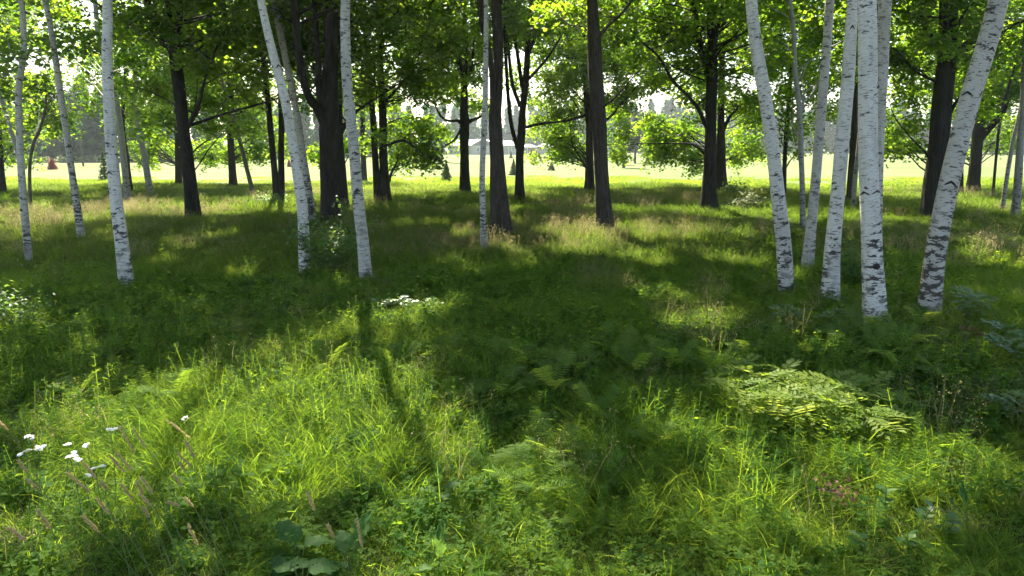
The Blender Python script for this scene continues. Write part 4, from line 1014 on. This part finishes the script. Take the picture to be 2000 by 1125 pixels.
# ------------------------------------------------------------------ single plants
def frond_mesh(seed, L=.55, npin=19, bend=.55, mat=None):
    """lacy fern frond along +Y, arching over; pinnae set in two rows, each pinna cut into lobes"""
    rng = np.random.default_rng(seed); parts = []
    t = np.linspace(0, 1, 12); R_ = np.stack([np.zeros(12), L * (t - .12 * t ** 3), L * (1.05 * t - bend * 1.1 * t ** 2)], -1)
    def pos(u): return np.array([np.interp(u, t, R_[:, k]) for k in range(3)])
    Vr, Qr, _ = tube(R_, np.linspace(.004, .001, 12), nseg=3); parts.append((Vr, np.vstack([Qr[:, [0, 1, 2]], Qr[:, [0, 2, 3]]])))
    for j in range(npin):
        u = .16 + .82 * j / (npin - 1); p = pos(u); tg = norm(pos(min(1, u + .03)) - pos(u - .03))
        up = norm(np.cross(np.array([1.0, 0, 0]), tg)); ln = L * .27 * (math.sin(math.pi * min(1, .20 + .80 * (1 - u) ** .8)) ** .9 + .04) * rng.uniform(.9, 1.1)
        for sd in (-1, 1):
            ax = norm(np.array([sd, 0, 0]) + tg * .30 + up * rng.normal(.06, .12)); wd_ = L * .82 / npin * .66 * (.4 + .6 * min(1, ln / (L * .18)))
            B = np.array([p, p + ax * ln * .42 - up * ln * .02]); nn_ = np.tile(up, (2, 1)) + rng.normal(0, .12, (2, 3))
            D = np.array([ax, norm(ax - up * .22)])
            S = norm(np.cross(nn_, D)); q0, q1 = B; e = q1 + D[1] * ln * .58
            Vq = np.array([q0 - S[0] * wd_ * .32, q0 + S[0] * wd_ * .32, q1 + S[1] * wd_ * .5, q1 - S[1] * wd_ * .5, e])
            parts.append((Vq, np.array([[0, 1, 2], [0, 2, 3], [3, 2, 4]])))
    V, T = join(parts)
    return tri_mesh("frond", V, T, mat or M_FERN)
FRONDS = [frond_mesh(60 + j, .55, 17, b) for j, b in enumerate((.35, .5, .65, .8))]
RUSTF = frond_mesh(80, .5, 15, .8, M_RUST)
FG = "ferns in the undergrowth"
def fern(label, px, py, size=1.0, n=8, seed=0, rust=False):
    rng = np.random.default_rng(seed); b = on_z(px, py); b[2] = gz(b[0], b[1])
    root = tag(empty("rusty_fern" if rust else "fern", b), label, "fern", FG)
    a0 = rng.uniform(0, 6.283)
    for j in range(n):
        link("frond", RUSTF if rust else FRONDS[rng.integers(0, 4)], root, (0, 0, .06), (rng.uniform(-.05, .40), rng.normal(0, .12), a0 + j * 6.283 / n + rng.normal(0, .25)), size * .60 * rng.uniform(.75, 1.15))
FERNS = [
    ("large pale sunlit fern spreading flat in the centre foreground", 1040, 965, 1.15, 9), ("fern with arching fronds just behind the large pale foreground fern", 1080, 905, 1.0, 8),
    ("fern close left of the large pale foreground fern", 985, 950, .8, 7), ("upright fern standing alone right of the large foreground fern", 1270, 880, 1.0, 6),
    ("sunlit yellow-green fern tip beside bent dry blades at centre left", 905, 790, .95, 6), ("dark fern with one flat pale frond, right of the bent dry blades", 975, 790, 1.2, 8),
    ("shaded fern at the top of the central fern patch", 1025, 735, 1.2, 8), ("shaded fern in the middle of the central fern patch", 1080, 780, 1.1, 8),
    ("shaded fern at the right of the central fern patch", 1130, 745, 1.1, 8), ("fern between the central patch and the upright lone fern", 1170, 830, 1.0, 7),
    ("shaded fern behind the upright lone fern", 1240, 745, 1.2, 8), ("fern right of and behind the upright lone fern", 1305, 740, 1.1, 8), ("small fern at the upper edge of the right fern drift", 1190, 705, 1.0, 7),
    ("fern at the left edge of the pale pinnate leaf patch", 1390, 745, 1.1, 8), ("fern behind the pale pinnate leaf patch", 1460, 715, 1.0, 7),
    ("tall fern with ladder-like fronds left of centre, in sun", 765, 735, 1.1, 7), ("upright fern-leaved plant at centre left, in sun", 640, 735, 1.1, 6),
    ("dark fern against the foot of the thickest birch", 1700, 665, 1.2, 9), ("dark fern left of the thickest birch's foot", 1655, 680, 1.1, 8), ("large dark fern in front of the thickest birch", 1720, 715, 1.3, 9),
    ("dark fern midway between thickest birch and leaning birch", 1765, 690, 1.2, 9), ("fern touching the left side of the leaning birch's foot", 1795, 650, 1.1, 8), ("lit yellow fern frond tuft right of the leaning birch's foot", 1850, 680, .9, 5),
    ("dark fern below the gap between the two stout birches", 1755, 740, 1.1, 8), ("fern behind the gap between the two stout birches", 1760, 620, 1.0, 8), ("fern in the bottom right shade under the leaning birch", 1840, 760, 1.1, 8),
    ("small fern in shade left of the central fern patch", 860, 700, .9, 7), ("fern in the lower middle right of the pale foreground fern", 1160, 960, .8, 6),
    ("feathery fern at the left in half shade", 340, 790, 1.0, 7), ("feathery fern left of the first feathery fern, darker", 150, 790, 1.0, 7),
]
for j, (lb, px, py, sz, n) in enumerate(FERNS): fern(lb, px, py, sz, n, 300 + j)
fern("withered rust-red fern right of the leaning birch's foot", 1896, 668, .7, 6, 350, True)

# pinnate seedlings: bright patch under the right-hand birches, pale seedlings further out
def pinnate_mesh(seed, L=.24, pairs=6, mat=None, w=.30):
    rng = np.random.default_rng(seed); P, D, Ls = [], [], []
    for j in range(pairs):
        u = .25 + .75 * j / (pairs - .5); c = np.array([0, L * u, L * (.35 * u - .45 * u * u)])
        for sd in (-1, 1):
            P.append(c); D.append([sd, .55, rng.normal(-.05, .15)]); Ls.append(L * .34 * (1.05 - .35 * abs(u - .5)) * rng.uniform(.85, 1.1))
    P.append(np.array([0, L, -.10 * L])); D.append([0, 1, -.2]); Ls.append(L * .32)
    V, T = kites(np.array(P), np.array(D, float), np.tile([0, 0, 1.0], (len(P), 1)) + rng.normal(0, .2, (len(P), 3)), Ls, np.array(Ls) * w * 1.4)
    V2, Q2, _ = tube(np.array([[0, 0, 0], [0, L * .5, L * .07], [0, L, -.1 * L]]), np.array([.003, .002, .001]), nseg=3)
    V, T = join([(V, T), (V2, np.vstack([Q2[:, [0, 1, 2]], Q2[:, [0, 2, 3]]]))])
    return tri_mesh("leaf", V, T, mat)
M_PINN = leaf_mat("pinnate_leaf", (0.12, 0.19, 0.035), (0.18, 0.24, 0.05), (0.34, 0.50, 0.04), (0.52, 0.60, 0.08), .5, .6, .12, 'obj')
M_PALE = leaf_mat("pale_seedling_leaf", (0.075, 0.150, 0.035), (0.12, 0.195, 0.06), (0.16, 0.30, 0.07), (0.26, 0.40, 0.12), .35, .4, .4, 'obj')
PINN = [pinnate_mesh(90 + j, .24, 6, M_PINN) for j in range(3)]; PALE = [pinnate_mesh(95 + j, .22, 4, M_PALE, .55) for j in range(3)]
def seedling(name, label, px, py, h, leaves, meshes, seed, size=1.0, group=None):
    rng = np.random.default_rng(seed); b = on_z(px, py); b[2] = gz(b[0], b[1])
    root = tag(empty(name, b), label, "plant", group)
    tip = np.array([rng.normal(0, .06), rng.normal(0, .06), h])
    t = np.linspace(0, 1, 5)[:, None]; link("stem", tube_mesh("stem", t * tip, np.linspace(.006, .002, 5), M_STEM, nseg=5), root)
    for j in range(leaves):
        u = .35 + .65 * (j + .5) / leaves
        link("leaf", meshes[rng.integers(0, len(meshes))], root, tuple(tip * u), (rng.uniform(-.1, .5), rng.normal(0, .15), j * 2.4 + rng.normal(0, .3)), size * rng.uniform(.75, 1.2))
ordn = "first second third fourth fifth sixth seventh eighth ninth tenth eleventh twelfth thirteenth fourteenth fifteenth sixteenth seventeenth eighteenth nineteenth twentieth".split()
spots = sorted([(1440, 800), (1475, 790), (1500, 830), (1520, 775), (1545, 800), (1560, 845), (1585, 790), (1605, 830), (1625, 800), (1640, 855), (1655, 820), (1680, 835), (1700, 860), (1460, 765), (1715, 810), (1530, 855)])
for j, (px, py) in enumerate(spots):
    seedling("pinnate_seedling", "bright pinnate-leaved seedling, %s from left in the sunlit patch below the birches" % ordn[j], px, py + 10, .32, 12, PINN, 400 + j, 1.15, "bright pinnate seedlings")
for j, (lb, px, py, h, n) in enumerate([
    ("pale glossy seedling in front of the left-leaning white birch", 1520, 640, .25, 7), ("pale glossy seedling left of the thickest birch's foot", 1640, 645, .22, 6), ("small glossy seedling between the two pale seedlings by the birches", 1545, 632, .2, 4),
    ("pale glossy bush right of the leaning birch's foot", 1880, 640, .42, 16), ("right half of the pale glossy growth beside the leaning birch", 1915, 625, .38, 12), ("arching pale seedling at the right edge above the shade", 1955, 690, .3, 5),
    ("pale seedling at the right edge, below the arching one", 1985, 720, .3, 7), ("sunlit pale seedling cut by the right edge", 1975, 830, .28, 8),
    ("leftmost pale seedling in the bright spot right of the banded birch's foot", 742, 612, .2, 8), ("middle pale seedling in the bright spot right of the banded birch's foot", 790, 616, .22, 10), ("rightmost pale seedling in the bright spot right of the banded birch's foot", 842, 614, .2, 8)]):
    seedling("glossy_seedling", lb, px, py, h, n, PALE, 430 + j, 1.0, "pale glossy seedlings")
# round-leaved seedlings low at the right
def oval_mesh(mat, L=.075):
    t = np.linspace(0, 1, 7); w = .36 * np.sin(math.pi * t ** .85) * L; V = []; F_ = []
    for tt, ww in zip(t, w): V += [(-ww, tt * L, .12 * ww), (0, tt * L, -.05 * L * math.sin(math.pi * tt)), (ww, tt * L, .12 * ww)]
    for a in range(6): F_ += [(a * 3, a * 3 + 1, a * 3 + 4, a * 3 + 3), (a * 3 + 1, a * 3 + 2, a * 3 + 5, a * 3 + 4)]
    return py_mesh("leaf", V, F_, mat, True)
OV = [oval_mesh(M_PALE, .07), oval_mesh(M_BROAD, .08)]
for j, (lb, px, py, h, n) in enumerate([("round-leaved pale sprig right of the dead leaf pile", 1728, 1010, .2, 9), ("round-leaved sprig low in the lower right grass", 1790, 1030, .2, 9), ("broad-leaved sprig in the lower right shade", 1850, 1060, .2, 10),
    ("small white-flecked sprig low between the round-leaved sprigs", 1775, 1080, .16, 8), ("yellow-green round-leaved sprig near the bottom right", 1690, 1100, .14, 7)]):
    seedling("round_leaf_sprig", lb, px, py, h, n, OV, 460 + j, 1.0, "round-leaved sprigs")

# the leafy bush by the crossing birches
def bush(name, label, px, py, w, h, n, seed, mat, leaf=.075, Y=None):
    rng = np.random.default_rng(seed); b = on_z(px, py); root = tag(empty(name, b), label, "bush")
    parts, Pl = [], []
    for j in range(16):
        a = rng.uniform(0, 6.283); tip = np.array([math.cos(a) * w * rng.uniform(.2, 1), math.sin(a) * w * .7 * rng.uniform(.2, 1), h * rng.uniform(.45, 1.05)])
        t = np.linspace(0, 1, 5)[:, None]; Pp = t * tip * np.array([1, 1, 1]) + np.sin(t * math.pi) * rng.normal(0, .05, 3)
        Vb, Qb, _ = tube(Pp, np.linspace(.009, .003, 5), nseg=4); parts.append((Vb, Qb))
        k = n // 16; u = rng.uniform(.25, 1, k)[:, None]
        Pl.append(u * tip + rng.normal(0, .10, (k, 3)))
    Vb, Qb = join(parts); link("stems", tri_mesh("stems", Vb, Qb, M_STEM, smooth=True), root)
    Pl = np.vstack(Pl); Pl[:, 2] = np.maximum(Pl[:, 2], .05)
    V, T = leaf_tris(Pl, leaf * rng.uniform(.6, 1.3, len(Pl)), rng, .5, .7)
    o = link("foliage", tri_mesh("foliage", V, T, mat, tint=np.repeat(rng.uniform(0, 1, len(Pl)), 2)), root); o["kind"] = "stuff"
bush("bush", "leafy green bush between the crossing birches and the banded birch", 655, 545, .85, 1.35, 1500, 500, M_SHRUB)
bush("bush", "low leafy growth between the grey birch and the thickest birch", 1662, 560, .35, .8, 420, 501, M_SHRUB)
bush("bush", "small bright bush at the foot of the maple behind the tall straight maple", 1430, 382, .9, .8, 420, 502, M_SHRUB, .14)
bush("bush", "sunlit pale bush at the left edge of the foreground", 30, 640, .6, .55, 500, 503, M_PALE if False else M_SHRUB, .06)
bush("brush_pile", "low dark heap of brush at the foot of the two-stemmed slim maple", 528, 404, 1.1, .55, 700, 504, M_SHRUB, .10)
bush("bush", "low light bush in the sun beyond the tall straight maple", 1455, 410, .8, .6, 320, 505, M_SCRUB, .12)

# white-flowered plants
def flower_head_mesh(seed):
    rng = np.random.default_rng(seed); V, F_ = [], []
    for j in range(26):
        a, r = j * 2.4, .046 * math.sqrt((j + .5) / 26); c = np.array([r * math.cos(a), r * math.sin(a), .012 - 5 * r * r + rng.normal(0, .002)]); s = rng.uniform(.007, .011); o = len(V)
        V.append(c + [0, 0, .003])
        for k in range(6):
            q = k * 1.047 + rng.uniform(0, .4); V.append(c + np.array([math.cos(q) * s, math.sin(q) * s, rng.normal(0, .001)]))
        F_ += [(o, o + 1 + k, o + 1 + (k + 1) % 6) for k in range(6)]
    return py_mesh("flower_head", V, F_, M_PETAL)
HEADS = [flower_head_mesh(j) for j in range(3)]
YAR = [(58, 852, "white flower cluster highest of the three at the far left"), (51, 882, "white flower cluster lowest and leftmost of all"), (76, 875, "white flower cluster right of the leftmost one"),
       (133, 868, "white flower cluster at top of the middle bunch"), (169, 869, "white flower cluster at right of the middle bunch"), (136, 892, "white flower cluster at lower left of the middle bunch"), (150, 897, "white flower cluster at bottom of the middle bunch"),
       (184, 915, "white flower cluster low and alone right of the middle bunch"), (215, 839, "white flower cluster alone above the middle bunch, beside a seed head"), (361, 816, "white flower cluster alone farthest right, above the seed heads")]
for j, (px, py, lb) in enumerate(YAR):
    rng = np.random.default_rng(520 + j); h = .52 + rng.uniform(-.05, .05); top = on_z(px, py, h); b = np.array([top[0] + rng.normal(0, .04), top[1] + rng.normal(0, .04), 0])
    root = tag(empty("yarrow_flower", b), lb, "flower", "white flower clusters at left"); d = top - b
    t = np.linspace(0, 1, 6)[:, None]; link("stem", tube_mesh("stem", t * d + np.sin(t * 3.14) * [.015, 0, 0], np.linspace(.003, .0018, 6), M_STEM, nseg=5), root)
    for k in range(3):
        off = rng.normal(0, .022, 3) * [1, 1, .4] if k else np.zeros(3)
        link("flower_head", HEADS[(j + k) % 3], root, tuple(d + off), (rng.normal(.25, .2), rng.normal(0, .2), rng.uniform(0, 6)), (.5 if k == 0 else .36) * rng.uniform(.85, 1.1))

# leaning stalks with tan seed heads
REED = [(0, 825, 16, 840), (36, 900, 53, 923), (51, 936, 77, 956), (130, 922, 177, 962), (163, 903, 188, 935), (216, 893, 245, 922), (227, 884, 259, 919), (234, 835, 264, 885), (261, 839, 285, 874), (327, 821, 373, 856), (362, 860, 380, 894),
        (347, 884, 374, 912), (340, 928, 356, 950), (351, 904, 362, 920), (190, 973, 214, 1005), (237, 945, 259, 976), (277, 933, 300, 966), (272, 964, 297, 990), (268, 942, 280, 964), (197, 941, 210, 957), (280, 991, 292, 1010), (74, 998, 99, 1034), (163, 1009, 195, 1040), (16, 1031, 53, 1057),
        (329, 980, 350, 988), (362, 973, 378, 990), (367, 1025, 386, 1065), (601, 962, 615, 998), (640, 1025, 652, 1050), (697, 1015, 708, 1070)]
REED = sorted(REED)
def rank(j):
    tens = {20: "twenty", 30: "thirty"}
    if j < 20: return ordn[j]
    return {20: "twenty-first", 21: "twenty-second", 22: "twenty-third", 23: "twenty-fourth", 24: "twenty-fifth", 25: "twenty-sixth", 26: "twenty-seventh", 27: "twenty-eighth", 28: "twenty-ninth", 29: "thirtieth"}[j]
for j, (x0, y0, x1, y1) in enumerate(REED):
    rng = np.random.default_rng(560 + j); h = .62 + rng.uniform(-.06, .06)
    p1 = on_z(x1, y1, h); p0, _ = on_y(x0, y0, p1[1] - rng.uniform(0, .03))
    dirv = p1 - p0; g = p1 + np.array([dirv[0] * 1.2 + rng.uniform(.10, .2), rng.normal(0, .06), 0]); g[2] = 0
    root = tag(empty("reed_stalk", g), "leaning grass stalk with tan seed head, %s from the left" % rank(j), "grass stalk", "tan-headed grass stalks at lower left")
    mid = (g + p1) / 2 + np.array([.03, 0, .10]); t = np.linspace(0, 1, 8)[:, None]
    link("stem", tube_mesh("stem", (1 - t) ** 2 * g + 2 * t * (1 - t) * mid + t * t * p1 - g, np.linspace(.0020, .0013, 8), M_STEM, nseg=5), root)
    k = 90; u = rng.uniform(0, 1, k); r = .0045 * np.sin(math.pi * np.clip(u * .9 + .08, 0, 1)) ** .6; a = rng.uniform(0, 6.283, k)
    ax = norm(p0 - p1); A = norm(np.cross(ax, [0, 1, 0])); B = np.cross(ax, A)
    Pk = p1 + ax * (u * np.linalg.norm(dirv))[:, None] + (A[None] * np.cos(a)[:, None] + B[None] * np.sin(a)[:, None]) * r[:, None] * .4 - g
    Dk = ax + (A[None] * np.cos(a)[:, None] + B[None] * np.sin(a)[:, None]) * .55
    V, T = kites(Pk, Dk, np.cross(Dk, ax) + rng.normal(0, .2, (k, 3)), rng.uniform(.010, .018, k), np.full(k, .0048))
    V2, Q2, _ = tube(np.array([p1, (p0 + p1) / 2, p0]) - g, np.array([.002, .0036, .001]), nseg=6)
    V, T = join([(V, T), (V2, np.vstack([Q2[:, [0, 1, 2]], Q2[:, [0, 2, 3]]]))])
    link("seed_head", tri_mesh("seed_head", V, T, M_SEED, tint=rng.uniform(0, 1, len(T))), root)

# large-leaved plants at the bottom
def big_leaf(seed, L, wd, wav=.05, fold=.25):
    rng = np.random.default_rng(seed); m, n = 15, 9; V, F_ = [], []
    ph = rng.uniform(0, 6)
    for a in range(m):
        u = a / (m - 1); w = wd * (math.sin(math.pi * min(1, .06 + .94 * u ** .8)) ** .75) * (1 + .10 * math.sin(a * 2.2 + ph) + rng.normal(0, .05))
        for b in range(n):
            v = b / (n - 1) * 2 - 1
            V.append((v * w, u * L, -.35 * L * u * u + fold * w * abs(v) + wav * L * 1.1 * math.sin(u * 14 + ph + v) * v * v + .012 * abs(math.sin((u - .5 * abs(v)) * 16)) * (1 - abs(v)) * L / .25 + rng.normal(0, .002)))
    for a in range(m - 1):
        for b in range(n - 1): F_.append((a * n + b, a * n + b + 1, (a + 1) * n + b + 1, (a + 1) * n + b))
    return py_mesh("leaf", V, F_, M_BROAD, True)
def rosette(label, px, py, leaves, seed):
    b = on_z(px, py); root = tag(empty("broadleaf_plant", b), label, "plant", "large-leaved plants at the bottom")
    for j, (az, pit, L, wd, h) in enumerate(leaves):
        d = np.array([-math.sin(math.radians(az)), math.cos(math.radians(az)), 0]) * .04
        V2 = np.array([[0, 0, 0], [d[0] * .5, d[1] * .5, h * .6], [d[0], d[1], h]])
        lf = link("leaf", big_leaf(seed + j, L * .8, wd * .8), root, tuple(V2[-1]), (math.radians(pit), 0, math.radians(az)))
        st = link("petiole", tube_mesh("petiole", V2, np.array([.006, .005, .004]), M_STEM, nseg=5), root)
rosette("large ragged burdock-like leaves at the bottom, left of centre", 585, 1120, [(40, 30, .26, .085, .16), (-50, 5, .22, .075, .15), (5, -10, .2, .08, .12), (160, 0, .2, .09, .12), (100, 10, .18, .06, .10)], 700)
rosette("large upright curled leaf plant at the bottom, left of centre", 685, 1118, [(-25, 62, .27, .07, .12), (-50, 75, .2, .05, .18), (30, 40, .2, .07, .10), (150, 10, .18, .07, .08)], 710)
rosette("single tall strap-shaped leaf plant at the bottom centre", 857, 1120, [(-4, 78, .24, .045, .08), (120, 20, .12, .035, .05)], 720)
rosette("dark upright blade-leaved plant in the middle foreground", 862, 975, [(18, 76, .18, .032, .10), (-60, 30, .14, .05, .06), (200, 25, .13, .05, .05), (80, 25, .13, .05, .05)], 730)
rosette("low broad leaves at the very bottom edge, left of centre", 590, 1160, [(60, 10, .2, .09, .12), (-70, 10, .2, .09, .12), (0, 5, .18, .08, .12)], 740)
rosette("pale upright broad-bladed plant low at right", 1890, 1035, [(8, 78, .24, .016, .10), (-10, 70, .24, .016, .10), (40, 55, .2, .016, .08)], 750)

# dead leaves
rng = np.random.default_rng(8); c = on_z(1628, 996)
root = tag(empty("dead_leaf_pile", (c[0], c[1], 0)), "small heap of curled red-brown dead leaves in the right foreground grass", "dead leaves")
tw = np.array([[-.10, .05, .13], [0, 0, .13], [.09, -.05, .10]]); link("twig", tube_mesh("twig", tw, np.array([.005, .004, .002]), M_BARKBR, nseg=5), root)
for j in range(26):
    u = rng.uniform(0, 1); p = tw[0] * (1 - u) + tw[2] * u + rng.normal(0, .03, 3) + [0, 0, .03]
    L = rng.uniform(.022, .048); m = 5; V = []
    for a in range(m):
        uu = a / (m - 1); w = L * .38 * math.sin(math.pi * min(1, .1 + .9 * uu)) + .002
        V += [(-w, uu * L, .5 * w), (0, uu * L, -.25 * w), (w, uu * L, .6 * w)]
    F_ = []
    for a in range(m - 1): F_ += [(a * 3, a * 3 + 1, a * 3 + 4, a * 3 + 3), (a * 3 + 1, a * 3 + 2, a * 3 + 5, a * 3 + 4)]
    me = py_mesh("leaf", V, F_, M_DEAD); at = me.attributes.new("tint", 'FLOAT', 'FACE'); at.data.foreach_set("value", np.full(len(F_), rng.uniform(0, 1), np.float32))
    link("leaf", me, root, tuple(p), (rng.uniform(-.8, .8), rng.uniform(-.6, .6), rng.uniform(0, 6.28)))

# ------------------------------------------------------------------ the summer air over the lawn
mh = bpy.data.materials.new("summer_haze"); mh.use_nodes = True
for n_ in list(mh.node_tree.nodes): mh.node_tree.nodes.remove(n_)
ho = mh.node_tree.nodes.new("ShaderNodeOutputMaterial"); hv = mh.node_tree.nodes.new("ShaderNodeVolumePrincipled")
hv.inputs["Color"].default_value = (0.84, 0.92, 1.0, 1); hv.inputs["Density"].default_value = 0.00034; hv.inputs["Anisotropy"].default_value = 0.35
mh.node_tree.links.new(hv.outputs[0], ho.inputs["Volume"])
V, F_ = box(-720, 720, -310, 1420, -1.2, 27)
tag(link("haze", py_mesh("haze", V, F_, mh)), "thin pale summer haze over the wood and lawn", "haze", kind="stuff")
